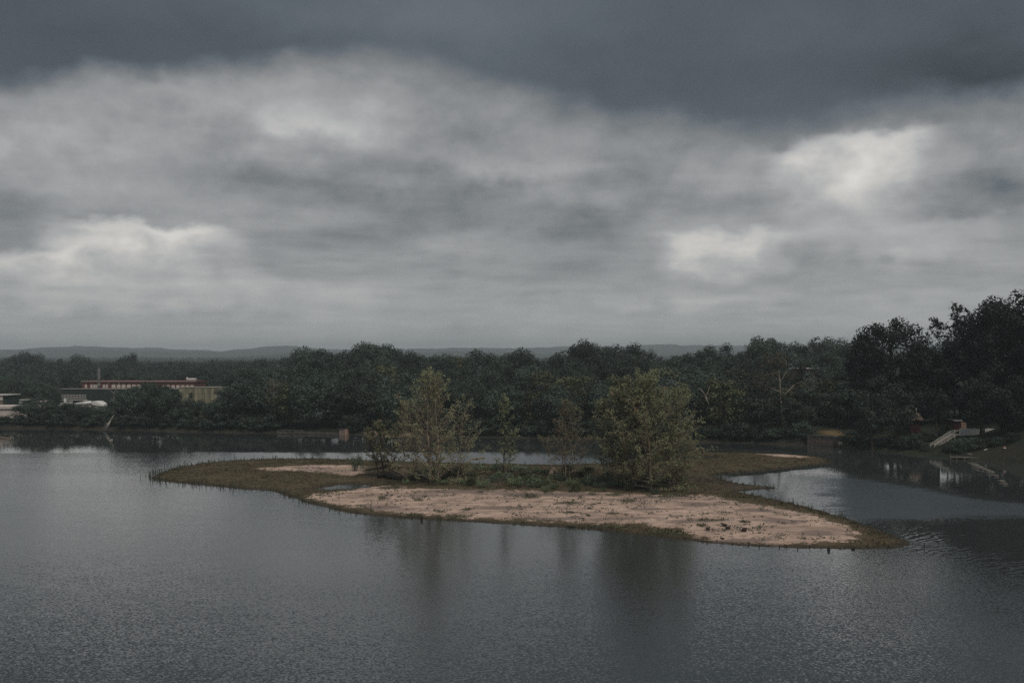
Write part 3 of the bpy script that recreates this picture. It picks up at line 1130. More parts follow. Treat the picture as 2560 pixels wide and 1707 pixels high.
plain('siding_red', (0.080, 0.024, 0.020), 0.85, 0.25, 1.5, (1, 1, 0.2))
plain('siding_tan', (0.36, 0.24, 0.18), 0.85, 0.2, 1.0)
plain('chimney_grey', (0.13, 0.13, 0.135), 0.9, 0.2, 0.8)
plain('glass_dark', (0.03, 0.04, 0.045), 0.25, 0.2, 0.6, spec=0.5)
plain('glass_pale', (0.30, 0.33, 0.34), 0.3, 0.25, 0.9, spec=0.5)
plain('wood_weathered', (0.19, 0.165, 0.14), 0.9, 0.3, 2.0)
plain('wood_dark', (0.05, 0.042, 0.036), 0.9, 0.3, 2.0)
plain('paint_worn', (0.46, 0.44, 0.41), 0.85, 0.2, 2.5)
plain('deck_worn', (0.33, 0.31, 0.28), 0.85, 0.25, 2.5)
plain('deck_grey', (0.52, 0.50, 0.46), 0.85, 0.15, 1.5)
plain('dry_grass', (0.26, 0.17, 0.08), 0.9, 0.3, 2.0)
plain('rock_grey', (0.12, 0.11, 0.10), 0.9, 0.35, 1.5, bump=0.4)
plain('paint_red', (0.30, 0.04, 0.035), 0.6, 0.1, 1.0)


def bx(x0, x1, y0, y1, z0, z1, name, mat, parent, label=None):
    o = link(name, MB().box(x0, x1, y0, y1, z0, z1).mesh(name, MATS[mat]), parent)
    if label:
        o['label'] = label
    return o


def XX(px, Y):
    return u_of(px) * Y


def ZZ(py, Y):
    return H - (py - HZ) / F * Y


# --- brick mill with arched windows
Y = 450.0
mill = thing('brick_mill', 'long red brick mill with a row of pale arched windows', 'building', (XX(346, Y), Y, 0))
cx = XX(346, Y)
x0, x1 = XX(204, Y) - cx, XX(487.5, Y) - cx
zt = ZZ(953.5, Y)
bx(x0, x1, 0, 16, 3.0, zt, 'wall', 'brick_red', mill)
bx(x0 - 0.3, x1 + 0.3, -0.35, 16.3, zt - 0.55, zt - 0.2, 'cornice', 'brick_red', mill)
bx(x0 - 0.2, x1 + 0.2, -0.05, 16.2, zt + 0.003, zt + 0.2, 'roof', 'brick_red', mill)
bx(x0 - 0.2, x1 + 0.2, -0.25, -0.053, zt + 0.003, zt + 0.2, 'fascia', 'trim_pale', mill)


def arch(w, h, n=8):
    r = w / 2
    pts = [(-r, 0), (r, 0)]
    for i in range(n + 1):
        t = pi * i / n
        pts.append((r * cos(t), h - r * 0.55 + r * 0.55 * sin(t)))
    return pts


def arch_meshes(w, h):
    fr = MB()
    o = arch(w + 0.22, h + 0.11)
    i = arch(w, h)
    n = len(o)
    b = len(fr.v)
    for yy in (-0.10, 0.0):
        fr.v += [(x, yy, z) for x, z in o] + [(x, yy, z) for x, z in i]
    for k in range(n):
        k2 = (k + 1) % n
        fr.f.append((b + k, b + k2, b + n + k2, b + n + k))
        fr.f.append((b + k, b + 2 * n + k, b + 2 * n + k2, b + k2))
        fr.f.append((b + n + k, b + n + k2, b + 3 * n + k2, b + 3 * n + k))
    return fr.mesh('window', MATS['trim_pale']), MB().prism(i, -0.06, -0.004).mesh('pane', MATS['board_pale'])


for wpx, arr in ((4.6, [215, 229, 236.5, 243.5, 260, 267.5]), (8.6, [284, 296.5, 309, 322, 334.6, 346.7]), (7.4, [358, 409, 421, 433, 445, 457, 468.6, 480])):
    hh = 3.4 if wpx < 8 else 3.3
    fm, pm_ = arch_meshes(wpx / F * Y, hh)
    for px in arr:
        top = 961 if px < 350 else 962.5
        w = link('window', fm, mill, (XX(px, Y) - cx, 0, ZZ(top, Y) - hh))
        link('pane', pm_, w)
cab = thing('rooftop_unit', 'small white rooftop cabin on the right end of the brick mill', 'rooftop unit', (XX(472, Y), Y + 3, zt + 0.285))
bx(-1.9, 1.9, 0, 2.5, 0.35, 1.15, 'casing', 'white_paint', cab)
for lx in (-1.5, -0.5, 0.5, 1.5):
    bx(lx - 0.1, lx + 0.1, 0.1, 2.3, 0, 0.35, 'leg', 'white_paint', cab)
bx(-2.2, -1.92, 0.2, 2.0, 0.5, 1.5, 'duct', 'white_paint', cab)

# --- smokestack
Y = 436.0
st = thing('smokestack', 'tall grey smokestack rising in front of the brick mill', 'smokestack', (XX(247.3, Y), Y, 3.0))
zt = ZZ(917, Y)
link('shaft', MB().tube([(0, 0, 0), (0, 0, zt - 3.4)], [0.72, 0.52], 10).mesh('shaft', MATS['chimney_grey'], True), st)
link('cap', MB().tube([(0, 0, zt - 3.395), (0, 0, zt - 3.0)], [0.62, 0.62], 10).mesh('cap', MATS['chimney_grey']), st)
link('band', MB().tube([(0, 0, ZZ(962, Y) - 3.0), (0, 0, ZZ(960.5, Y) - 3.0)], [0.70, 0.70], 10).mesh('band', MATS['trim_pale']), st)

# --- dark green warehouse
Y = 400.0
wh = thing('green_warehouse', 'dark green metal warehouse with a gridded window strip', 'building', (XX(320, Y), Y, 0))
cx = XX(320, Y)
x0, x1 = XX(153, Y) - cx, XX(462, Y) - cx
zt = ZZ(972.5, Y)
bx(x0, x1, 0, 7, 2.5, zt, 'wall', 'metal_green', wh)
bx(x0 - 0.2, x1 + 0.2, -0.05, 7.2, zt + 0.003, zt + 0.2, 'roof', 'metal_green', wh)
bx(x0 - 0.2, x1 + 0.2, -0.25, -0.053, zt + 0.003, zt + 0.2, 'fascia', 'trim_pale', wh)
wx0, wx1 = XX(153.5, Y) - cx, XX(217, Y) - cx
wz0, wz1 = ZZ(996, Y), ZZ(986.5, Y)
fr = MB()
fr.box(wx0, wx1, -0.14, -0.003, wz1 - 0.14, wz1)
fr.box(wx0, wx1, -0.14, -0.003, wz0, wz0 + 0.14)
fr.box(wx0, wx1, -0.10, -0.003, (wz0 + wz1) / 2 - 0.05, (wz0 + wz1) / 2 + 0.05)
win = link('window', fr.mesh('window', MATS['trim_pale']), wh)
NP = 17
pw = (wx1 - wx0) / NP
pane = MB().box(0.10, pw - 0.10, -0.05, -0.004, 0.142, wz1 - wz0 - 0.142).mesh('pane', MATS['glass_dark'])
mul = MB().box(-0.085, 0.085, -0.12, -0.003, 0.143, wz1 - wz0 - 0.143).mesh('mullion', MATS['trim_pale'])
for i in range(NP):
    link('pane', pane, win, (wx0 + i * pw, 0, wz0))
    if i:
        link('mullion', mul, win, (wx0 + i * pw, -0.004, wz0))
bx(wx0 - 0.2, wx1 + 0.3, -0.3, -0.003, wz0 - 0.75, wz0 - 0.35, 'ledge', 'trim_pale', wh)
bx(XX(247, Y) - cx, XX(248.2, Y) - cx, -0.12, -0.004, 2.6, zt - 0.1, 'downpipe', 'metal_green', wh)

# --- yellow metal-clad building
Y = 386.0
ye = thing('yellow_building', 'yellowish metal-clad industrial building with vertical panels', 'building', (XX(507, Y), Y, 0))
cx = XX(507, Y)
x0, x1 = XX(447, Y) - cx, XX(567, Y) - cx
zt = ZZ(968.5, Y)
bx(x0, x1, 0.08, 8, 1.8, zt, 'wall', 'metal_yellow_dark', ye)
bx(x0 - 0.15, x1 + 0.15, -0.02, 8.1, zt + 0.003, zt + 0.2, 'roof', 'metal_yellow_dark', ye)
bx(x0 - 0.15, x1 + 0.15, -0.2, -0.023, zt + 0.003, zt + 0.2, 'fascia', 'trim_pale', ye)
NPN = 15
pw = (x1 - x0) / NPN
for i in range(NPN):
    for (za, zb) in ((1.9, ZZ(984, Y) - 0.04), (ZZ(984, Y) + 0.04, zt - 0.05)):
        bx(x0 + i * pw + 0.05, x0 + (i + 1) * pw - 0.05, -0.02 - 0.02 * (i % 2), 0.077, za, zb, 'panel',
           'metal_yellow_dark' if (i in (2, 7, 11) and zb > ZZ(984, Y)) or i in (9, 4) else 'metal_yellow', ye)


def framed_window(parent, xa, xb, za, zb, y, fmat, pmat, t=0.14, name='window'):
    fr = MB()
    fr.box(xa, xb, y - 0.09, y, zb - t, zb)
    fr.box(xa, xb, y - 0.09, y, za, za + t)
    fr.box(xa, xa + t, y - 0.085, y, za + t, zb - t)
    fr.box(xb - t, xb, y - 0.085, y, za + t, zb - t)
    w = link(name, fr.mesh(name, MATS[fmat]), parent)
    bx(xa + t, xb - t, y - 0.04, y - 0.001, za + t, zb - t, 'pane', pmat, w)
    return w


framed_window(ye, XX(505.5, Y) - cx, XX(511.5, Y) - cx, ZZ(991, Y), ZZ(983, Y), -0.045, 'wood_dark', 'metal_yellow')
framed_window(ye, XX(505, Y) - cx, XX(512, Y) - cx, ZZ(1013, Y), ZZ(995.5, Y), -0.045, 'wood_dark', 'metal_yellow_dark', 0.14, 'door')

# --- white sheds below the warehouse
for (pa, pb, py0, py1, lab, slope) in ((141, 163, 1004, 1016, 'small white-roofed shed left of the warehouse foot', -1),
                                       (184, 214, 1003, 1011, 'long white shed roof showing above the riverside trees', 0),
                                       (230, 257, 1003, 1014, 'white-roofed shed below the warehouse wall, beside the dead snag', 1)):
    Y = 350.0
    c = XX((pa + pb) / 2, Y)
    sh_ = thing('shed', lab, 'shed', (c, Y, 0), 0, 'white sheds below the warehouse')
    xa, xb = XX(pa, Y) - c, XX(pb, Y) - c
    za, zb = ZZ(py1, Y), ZZ(py0, Y)
    bx(xa + 0.2, xb - 0.2, 0.3, 5.5, 2.6, za - 0.2, 'wall', 'white_wall', sh_)
    zl, zr = (za, zb) if slope < 0 else ((zb, za) if slope > 0 else (za + 0.4, za + 0.4))
    zm = zb
    pts = [(xa, zl - 0.25), (xb, zr - 0.25), (xb, zr), (xb * 0.2 + xa * 0.8 if slope > 0 else xa * 0.2 + xb * 0.8, zm), (xa, zl)]
    if slope > 0:
        pts = [(xa, zl - 1.2), (xb, zr - 0.3), (xb, zr), (xa + (xb - xa) * 0.35, zb - 0.1), (xa, zl)]
    if slope < 0:
        pts = [(xa, zl - 0.3), (xb, zr - 1.2), (xb, zr), (xa + (xb - xa) * 0.62, zb - 0.3), (xa, zl)]
    link('roof', MB().prism(pts, 0, 6).mesh('roof', MATS['white_paint']), sh_)
    if slope < 0:
        bx(xb - 0.9, xb - 0.3, 1, 1.6, zb - 0.2, zb + 1.1, 'vent', 'white_paint', sh_)

# --- white riverside house, left edge
Y = 326.0
c = XX(10, Y)
hs = thing('riverside_house', 'pale flat-roofed house low on the left bank with four windows', 'house', (c, Y, 0))
zt = ZZ(1017, Y)
bx(XX(-70, Y) - c, XX(32, Y) - c, 0.6, 11, 1.6, ZZ(1022, Y), 'wall', 'white_wall', hs)
bx(XX(-70, Y) - c, XX(32, Y) - c, 0.2, 11.3, ZZ(1022, Y) + 0.003, ZZ(1015.5, Y), 'parapet', 'white_wall', hs)
bx(XX(-70, Y) - c, XX(32, Y) - c, 0.45, 0.6, ZZ(1022.8, Y), ZZ(1022, Y) - 0.003, 'gutter', 'roof_dark', hs)
bx(XX(32.2, Y) - c, XX(72, Y) - c, 0, 10, 1.6, ZZ(1018, Y), 'wall', 'white_wall', hs)
link('roof', MB().prism([(XX(31, Y) - c, ZZ(1018, Y) + 0.003), (XX(70, Y) - c, ZZ(1021, Y)), (XX(70, Y) - c, ZZ(1017, Y)), (XX(50, Y) - c, ZZ(1014, Y)), (XX(32, Y) - c, ZZ(1015.5, Y))],
                        -0.4, 10.3).mesh('roof', MATS['roof_grey']), hs)
for px in (37, 46, 54.5, 62):
    framed_window(hs, XX(px - 2.9, Y) - c, XX(px + 2.9, Y) - c, ZZ(1027.5, Y), ZZ(1019.8, Y), -0.003, 'white_paint', 'glass_pale', 0.12)
bx(XX(31, Y) - c, XX(57, Y) - c, 12, 20, 2, ZZ(1009.5, Y + 10), 'upper_wall', 'white_wall', hs)
bx(XX(30, Y) - c, XX(58, Y) - c, 11.7, 20.3, ZZ(1009.5, Y + 10) + 0.003, ZZ(1006.5, Y + 10), 'upper_roof', 'roof_dark', hs)
bx(XX(48, Y) - c, XX(57, Y) - c, 13, 18, ZZ(1006.5, Y + 10) + 0.003, ZZ(1002, Y + 10), 'chimney', 'white_wall', hs)

Y = 345.0
c = XX(5, Y)
fb = thing('flat_roofed_building', 'white and brown flat-roofed building cut by the left edge', 'building', (c, Y, 0))
bx(XX(-60, Y) - c, XX(6.5, Y) - c, 0, 9, ZZ(1000, Y), ZZ(988.5, Y), 'wall', 'white_wall', fb)
bx(XX(-60, Y) - c, XX(6.5, Y) - c, 0.15, 9, 2, ZZ(1000, Y) - 0.003, 'lower_wall', 'stone_warm', fb)
bx(XX(6.6, Y) - c, XX(17, Y) - c, 0.4, 8.5, 2, ZZ(989.5, Y), 'side_wall', 'metal_green', fb)
bx(XX(-60, Y) - c, XX(19.5, Y) - c, -0.4, 9.4, ZZ(988.4, Y), ZZ(986.6, Y), 'roof', 'trim_pale', fb)

Y = 352.0
c = XX(30, Y)
lb = thing('low_annex', 'low pale annex with layered flat roofs behind the white house', 'building', (c, Y, 0))
bx(XX(17, Y) - c, XX(34, Y) - c, 0, 6, 2, ZZ(1008.5, Y), 'wall', 'white_wall', lb)
bx(XX(16, Y) - c, XX(35, Y) - c, -0.4, 6.3, ZZ(1008.4, Y), ZZ(1006.8, Y), 'roof', 'white_paint', lb)
bx(XX(22, Y) - c, XX(46, Y) - c, 6.4, 12, 2, ZZ(1000.5, Y + 6), 'back_wall', 'metal_green', lb)
bx(XX(21, Y) - c, XX(47, Y) - c, 6.35, 12.4, ZZ(1000.4, Y + 6), ZZ(999, Y + 6), 'back_roof', 'trim_pale', lb)

# --- stone river wall under the trees, and the block at its end
def wall_between(name, label, cat, pa, pb, ya, yb, ytop, parts):
    A = np.array(P(pa, ya, depth_on(ya)))
    B = np.array(P(pb, yb, depth_on(yb)))
    d = B - A
    L = float(np.hypot(d[0], d[1]))
    o = thing(name, label, cat, (A[0], A[1], 0), atan2(d[1], d[0]))
    for (x0, x1, y0, y1, z0, z1, pn, mt) in parts(L):
        bx(x0, x1, y0, y1, z0, z1, pn, mt, o)
    return o, L


def stone_parts(L):
    out = [(0, L * 0.42, -0.4, 0.5, -1, 0.98, 'wall', 'stone_grey'), (L * 0.42 + 0.003, L, -0.3, 0.5, -1, 0.62, 'wall', 'stone_grey'),
           (-0.1, L * 0.42 + 0.05, -0.52, 0.55, 0.983, 1.13, 'coping', 'stone_grey'), (0, L, -0.47, -0.403, -1, 0.16, 'footing', 'wood_dark')]
    for k in range(5):
        out.append((L * 0.1 * k + 0.0, L * 0.1 * k + 0.45, -0.56, -0.403, 0.163, 0.98, 'pilaster', 'stone_grey'))
    return out


wall_between('river_wall', 'low grey stone wall at the waterline under dark trees', 'wall', 694, 848, 1084.5, 1086.5, 1074, stone_parts)
wall_between('stone_block', 'square tan stone block standing at the end of the river wall', 'block', 849.5, 869.5, 1086.6, 1086.8, 1073,
             lambda L: [(0, L * 0.72, -0.7, 1.2, -1, 1.45, 'masonry', 'stone_warm'), (L * 0.72 + 0.01, L, -0.74, 1.2, -1, 1.62, 'quoin', 'siding_tan'),
                        (-0.05, L * 0.72, -0.76, 1.25, 1.453, 1.60, 'coping', 'stone_grey')])


def brick_parts(L):
    out = [(0, L, -0.5, 0.6, -1.2, 1.55, 'lower_wall', 'brick_river'), (0.1, L - 0.6, -0.36, 0.6, 1.553, 2.5, 'upper_wall', 'stone_grey'),
           (-0.02, 0.35, -0.62, 0.62, -1.2, 2.62, 'pier', 'stone_grey'), (0, L, -0.54, -0.503, -1.2, 0.12, 'footing', 'wood_dark'),
           (0.36, L * 0.85, -0.44, 0.62, 2.503, 2.62, 'coping', 'stone_grey')]
    for k in range(9):
        x = 0.9 + k * (L - 2.4) / 8
        out.append((x, x + 0.22, -0.44, -0.363, 1.556, 2.49, 'pilaster', 'wood_dark' if k in (1, 4) else 'stone_grey'))
    out.append((L * 0.845, L * 0.9, -0.58, -0.503, 0.1, 1.5, 'drain', 'wood_dark'))
    return out


bw, L_bw = wall_between('brick_river_wall', 'reddish brick wall dropping into the water below dry grass', 'wall', 2020.5, 2100, 1112.2, 1117, 1089, brick_parts)
Y = 245.0
plate = thing('crumpled_sheet', 'crumpled pale blue-white sheet at the right end of the brick wall', 'sheet', P(2100, 1107, Y + 0.2))
b = MB()
rs = random.Random(4)
for i in range(3):
    for j in range(3):
        x, z = -0.5 + i * 0.36, -0.55 + j * 0.34
        b.box(x, x + 0.33, -0.25 + rs.uniform(-.12, .12), 0.0 + rs.uniform(0, .1), z, z + 0.30)
link('fold', b.mesh('fold', MATS['paint_worn']), plate)
plate.scale = (0.75, 0.75, 0.75)

# --- house on the slope behind the pale-limbed tree
Y = 335.0
c = XX(2015, Y)
hh_ = thing('hillside_house', 'pale long-roofed house half hidden on the slope right of the bare-limbed tree', 'house', (c, Y, 0))
bx(XX(1990, Y) - c, XX(2048, Y) - c, -0.5, 9, ZZ(922, Y), ZZ(919.5, Y), 'roof', 'trim_pale', hh_)
bx(XX(1996, Y) - c, XX(2040, Y) - c, 1.4, 8.5, 6, ZZ(922, Y) - 0.003, 'wall', 'stone_warm', hh_)
for px in (2010, 2016, 2023):
    bx(XX(px - 0.5, Y) - c, XX(px + 0.5, Y) - c, 0, 0.14, 6, ZZ(922, Y) - 0.004, 'post', 'trim_pale', hh_)
bx(XX(1998, Y) - c, XX(2036, Y) - c, -0.2, 1.2, ZZ(950, Y), ZZ(949, Y), 'deck', 'wood_weathered', hh_)
for px in (2025, 2031):
    framed_window(hh_, XX(px - 2.4, Y) - c, XX(px + 2.4, Y) - c, ZZ(956, Y), ZZ(950.5, Y), 1.39, 'white_paint', 'glass_pale', 0.1)

# --- distant houses in the woods
for (px, py, w_, h_, Yd, lab) in ((335, 933, 11, 3.6, 800, 'tiny white house among the woods above the brick mill'),
                                  (725, 908, 4, 4, 900, 'tiny pale house at the valley edge left of the wooded rise'),
                                  (683, 909, 4.5, 3.5, 950, 'tiny pale house in the valley woods, left of its neighbour'),
                                  (738, 909, 5, 5, 900, 'tiny pale gabled house against the wooded rise')):
    c = XX(px, Yd)
    k_ = Yd / F
    o = thing('distant_house', lab, 'house', (c, Yd, 0), 0, 'distant houses in the woods')
    z1 = ZZ(py, Yd)
    bx(-w_ / 2 * k_, w_ / 2 * k_, 0, 6, z1 - 7, z1, 'wall', 'white_paint', o)
    link('roof', MB().prism([(-w_ * 0.6 * k_, z1 + 0.003), (w_ * 0.6 * k_, z1 + 0.003), (0, z1 + h_ * 0.4 * k_)], -0.3, 6.3).mesh('roof', MATS['roof_grey']), o)

# --- red cabins on the right bank
def cabin(px0, px1, yr, ye_, yb, Y, label, side):
    c = XX((px0 + px1) / 2, Y)
    o = thing('red_cabin', label, 'cabin', (c, Y, 0), 0, 'red cabins on the right bank')
    xa, xb = XX(px0, Y) - c, XX(px1, Y) - c
    zb, ze, zr = ZZ(yb, Y) - 1.5, ZZ(ye_, Y), ZZ(yr, Y)
    n = 7
    w = (xb - xa) / n
    bx(xa, xb, 0.05, 6, zb, ze, 'wall', 'siding_red', o)
    for i in range(n):
        bx(xa + i * w + 0.02, xa + (i + 1) * w - 0.02, 0.0 - 0.012 * (i % 2), 0.047, zb, ze - 0.02, 'board', 'siding_red', o)
    if zr - ze > 0.7:
        link('roof', MB().prism([(0, 0), (0.01, 0), (0, 0.01)], 0, .01).mesh('roof', MATS['roof_brown']), o) if False else None
        b = MB()
        b.v = [(xa - 0.4, -0.7, ze), (xb + 0.4, -0.7, ze), (xb + 0.4, 3, zr), (xa - 0.4, 3, zr), (xa - 0.4, 6.6, ze), (xb + 0.4, 6.6, ze),
               (xa - 0.4, -0.7, ze + 0.14), (xb + 0.4, -0.7, ze + 0.14), (xb + 0.4, 3, zr + 0.14), (xa - 0.4, 3, zr + 0.14), (xa - 0.4, 6.6, ze + 0.14), (xb + 0.4, 6.6, ze + 0.14)]
        b.f = [(6, 7, 8, 9), (9, 8, 11, 10), (3, 2, 1, 0), (4, 5, 2, 3), (0, 1, 7, 6), (5, 4, 10, 11), (1, 2, 8, 7), (2, 5, 11, 8), (0, 6, 9, 3), (3, 9, 10, 4)]
        rf = link('roof', b.mesh('roof', MATS['roof_brown']), o)
        link('vent_pipe', MB().tube([(xb - 0.5, 1.6, ze), (xb - 0.5, 1.6, zr + 1.2)], 0.13, 8).mesh('vent_pipe', MATS['trim_pale']), rf)
    else:
        bx(xa - 0.3, xb + 0.1, -0.4, 6.3, ze + 0.003, ze + 0.15, 'roof', 'roof_dark', o)
        bx(xa - 0.3, xb + 0.1, -0.5, -0.403, ze, ze + 0.17, 'fascia', 'white_paint', o)
    if side:
        bx(xb + 0.003, xb + 1.5, 0.5, 5, zb, ze - 0.5, 'side_wall', 'siding_tan', o)
    return o


cabin(2277, 2302, 1033, 1050, 1073, 246, 'red cabin with brown pitched roof and vent pipe among dark trees', False)
cabin(2385, 2403, 1050, 1051.5, 1073, 246, 'red and tan cabin with thin white roof edge above the stairs', True)
Y = 262.0
c = XX(2321, Y)
gl = thing('white_house', 'white house glimpsed through gaps in the right-bank trees', 'house', (c, Y, 0))
bx(XX(2303, Y) - c, XX(2345, Y) - c, 0, 8, 4, ZZ(998, Y), 'wall', 'white_paint', gl)
link('roof', MB().prism([(XX(2300, Y) - c, ZZ(998, Y) + .003), (XX(2348, Y) - c, ZZ(998, Y) + .003), (XX(2324, Y) - c, ZZ(985, Y))], -0.3, 8.3).mesh('roof', MATS['roof_grey']), gl)

# --- white board wall at the head of the stairs
Y = 238.5
c = XX(2398, Y)
fw = thing('white_board_wall', 'white board wall on the right bank at the head of the stairs', 'wall', (c, Y, 0))
n = 16
L = XX(2492, Y) - c
for i in range(n):
    if i in (10,):
        continue
    z0 = 3.2 + 0.02 * i
    bx(L / n * i + 0.015, L / n * (i + 1) - 0.015, 0, 0.08, z0, ZZ(1070.5 + (0.9 if i % 3 else 0), Y), 'board', 'white_paint', fw)
bx(0, L, 0.083, 0.17, 3.9, 4.05, 'rail', 'wood_weathered', fw)
bx(0, L, 0.083, 0.17, 4.8, 4.95, 'rail', 'wood_weathered', fw)

# --- white stairs down to the water
A = np.array(P(2335, 1122, 229.0))
B = np.array(P(2388, 1088, 233.5))
stair = thing('riverbank_stairs', 'pale wooden stairs with handrails running down to the right bank', 'stairs', tuple(A))
D = B - A
nrm = np.array((-D[1], D[0], 0.0))
nrm /= np.linalg.norm(nrm)
Wd = 1.1
for s in (0, 1):
    off = nrm * (Wd * s)
    link('stringer', MB().beam(off, D + off, 0.09, 0.30).mesh('stringer', MATS['deck_worn']), stair)
    rl = link('handrail', MB().beam(off + (0, 0, 0.98), D + off + (0, 0, 0.98), 0.10, 0.10).mesh('handrail', MATS['paint_worn']), stair)
    link('midrail', MB().beam(off + (0, 0, 0.55), D + off + (0, 0, 0.55), 0.07, 0.10).mesh('midrail', MATS['paint_worn']), rl)
    for t in (0.02, 0.34, 0.67, 0.98):
        q = D * t + off
        link('post', MB().beam(q + (0, 0, -0.9), q + (0, 0, 1.02), 0.10, 0.10).mesh('post', MATS['paint_worn']), stair)
tread = MB().box(-0.14, 0.14, 0.06, Wd - 0.06, -0.025, 0.025).mesh('tread', MATS['deck_worn'])
ang = atan2(D[1], D[0])
for i in range(14):
    o = link('tread', tread, stair, tuple(D * ((i + 0.5) / 14) + np.array((0, 0, 0.1))))
    o.rotation_euler = (0, 0, ang)
D2 = np.array(P(2403, 1084.5, 236.5)) - A
for s in (0, 1):
    off = nrm * (Wd * s)
    link('landing_rail', MB().beam(D + off + (0, 0, 0.98), D2 + off * 0.8 + (0, 0, 0.95), 0.09, 0.09).mesh('landing_rail', MATS['paint_worn']), stair)
    link('landing_beam', MB().beam(D + off, D2 + off * 0.8, 0.09, 0.2).mesh('landing_beam', MATS['deck_worn']), stair)
o = thing('stair_platform', 'dark low platform at the foot of the pale stairs', 'platform', P(2325, 1127, 226.0))
for i in range(5):
    bx(-0.7 + i * 0.28, -0.44 + i * 0.28, 0, 1.3, -0.05, 0.03, 'plank', 'wood_dark', o)
for sx_ in (-0.65, 0.6):
    for sy_ in (0.05, 1.2):
        bx(sx_ - 0.05, sx_ + 0.05, sy_ - 0.05, sy_ + 0.05, -1.6, -0.053, 'leg', 'wood_dark', o)

# --- dock
A = np.array(P(2374, 1147, 217.5))
B = np.array(P(2448, 1145.5, 216.0))
dk = thing('dock', 'weathered wooden dock lying at the waterline of the right bank', 'dock', (A[0], A[1], 0.0), atan2((B - A)[1], (B - A)[0]))
L = float(np.hypot(*(B - A)[:2]))
pl = MB().box(0.02, 0.30, -0.8, 0.8, 0.40, 0.46).mesh('plank', MATS['wood_weathered'])
for i in range(int(L / 0.32)):
    link('plank', pl, dk, (i * 0.32, 0, 0.01 * (i % 3)))
for yy in (-0.7, 0.7):
    link('beam', MB().box(-0.05, L, yy - 0.06, yy + 0.06, 0.2, 0.397).mesh('beam', MATS['wood_dark']), dk)
for x, h in ((0.0, 1.25), (1.25, 0.95), (2.8, 0.38), (4.4, 0.38)):
    link('post', MB().tube([(x, -0.9, -1.2), (x + 0.05, -0.9, h)], 0.085, 7).mesh('post', MATS['wood_weathered']), dk)

# --- shoreline stones on the right bank
import bmesh
ROCKS = [(2424, 1140, .7, .35), (2434, 1138.5, .9, .4), (2443, 1137, .6, .35), (2438, 1133, .8, .5), (2447, 1131, .9, .55), (2452, 1135, .6, .4),
         (2459, 1133, .7, .4), (2468, 1134, .6, .35), (2476, 1131, .9, .45), (2489, 1130, .6, .3), (2503, 1126, .7, .35), (2512, 1123, .6, .3)]
rk = []
for i, (px, py, w, h) in enumerate(ROCKS):
    rr_ = np.random.default_rng(300 + i)
    bm = bmesh.new()
    bmesh.ops.create_icosphere(bm, subdivisions=2, radius=1.0)
    for v_ in bm.verts:
        k_ = 1 + 0.35 * float(vn(v_.co.x * 1.7 + i * 5, v_.co.y * 1.7 + v_.co.z * 1.3 + i))
        v_.co = (v_.co.x * w * k_, v_.co.y * w * 0.8 * k_, v_.co.z * h * k_)
    me = bpy.data.meshes.new('rock')
    bm.to_mesh(me)
    bm.free()
    me.materials.append(MATS['rock_grey'])
    z = 0.6
    for _ in range(8):
        Yd = depth_on(py, z)
        z = float(land_z(np.array([XX(px, Yd)]), np.array([Yd]))[0])
        z = max(z, 0.0)
        if Yd > 300:
            break
    o = link('rock', me, None, (XX(px, Yd), Yd, z + 0.05))
    tag(o, '', 'rock', 'stones on the right bank behind the dock')
    rk.append((o, ('broad ' if w > 0.65 else 'small ') + 'grey stone on the right bank behind the dock', px))
uniquify(rk)


def on_land(px, py, z=1.0):
    for _ in range(12):
        Yd = depth_on(py, z)
        z = 0.5 * z + 0.5 * max(0.0, float(land_z(np.array([XX(px, Yd)]), np.array([Yd]))[0]))
    return (XX(px, Yd), Yd, z)


o = thing('loose_board', 'white board lying on the bare slope above the shore stones', 'board', on_land(2460, 1126))
link('plank', MB().beam((0, 0, 0.12), (0.75, 0.1, 0.32), 0.28, 0.06).mesh('plank', MATS['white_paint']), o)
o = thing('marker', 'small red and white marker on the bare slope at the right edge', 'marker', on_land(2511, 1118))
link('base', MB().tube([(0, 0, 0), (0, 0, 0.22)], [0.28, 0.26], 10).mesh('base', MATS['white_paint']), o)
link('top', MB().tube([(0, 0, 0.223), (0, 0, 0.42), (0.05, 0, 0.52)], [0.22, 0.16, 0.06], 10).mesh('top', MATS['paint_red']), o)

# ------------------------------------------------------------------ the woods on the far bank
FRONT = [(-100, 1040), (0, 1048), (40, 1046), (66, 1030), (72, 1004), (90, 985), (130, 990), (145, 1012), (165, 1012), (190, 1009), (215, 1009), (238, 1014), (258, 1005),
         (285, 988), (300, 975), (330, 966), (370, 955), (430, 962), (455, 985), (475, 990), (500, 1003), (515, 1022), (535, 1012), (550, 985), (570, 970),
         (620, 962), (660, 945), (700, 945), (780, 938), (860, 945), (900, 965), (1000, 960), (1100, 960), (1200, 965), (1300, 962), (1400, 965),
         (1500, 955), (1600, 960), (1700, 940), (1800, 945), (1880, 965), (1960, 985), (2040, 985), (2090, 975), (2140, 980)]
MID = [(-200, 935), (0, 928), (200, 930), (400, 930), (560, 935), (620, 920), (700, 905), (760, 890), (800, 880), (900, 878), (1000, 894), (1100, 906), (1300, 904),
       (1400, 890), (1500, 880), (1600, 886), (1700, 902), (1800, 884), (1900, 878), (2100, 875)]
SKYL = [(560, 920), (690, 915), (720, 900), (745, 888), (775, 877), (800, 873), (840, 876), (870, 880), (900, 860), (935, 857), (960, 862), (1000, 878), (1040, 893),
        (1100, 888), (1150, 878), (1200, 886), (1250, 884), (1300, 884), (1340, 893), (1400, 886), (1430, 864), (1480, 855), (1540, 862), (1600, 866), (1640, 884),
        (1700, 894), (1740, 886), (1780, 860), (1820, 856), (1860, 876), (1900, 842), (1940, 852), (1985, 848), (2010, 846), (2050, 838), (2090, 848), (2130, 860), (2180, 855)]
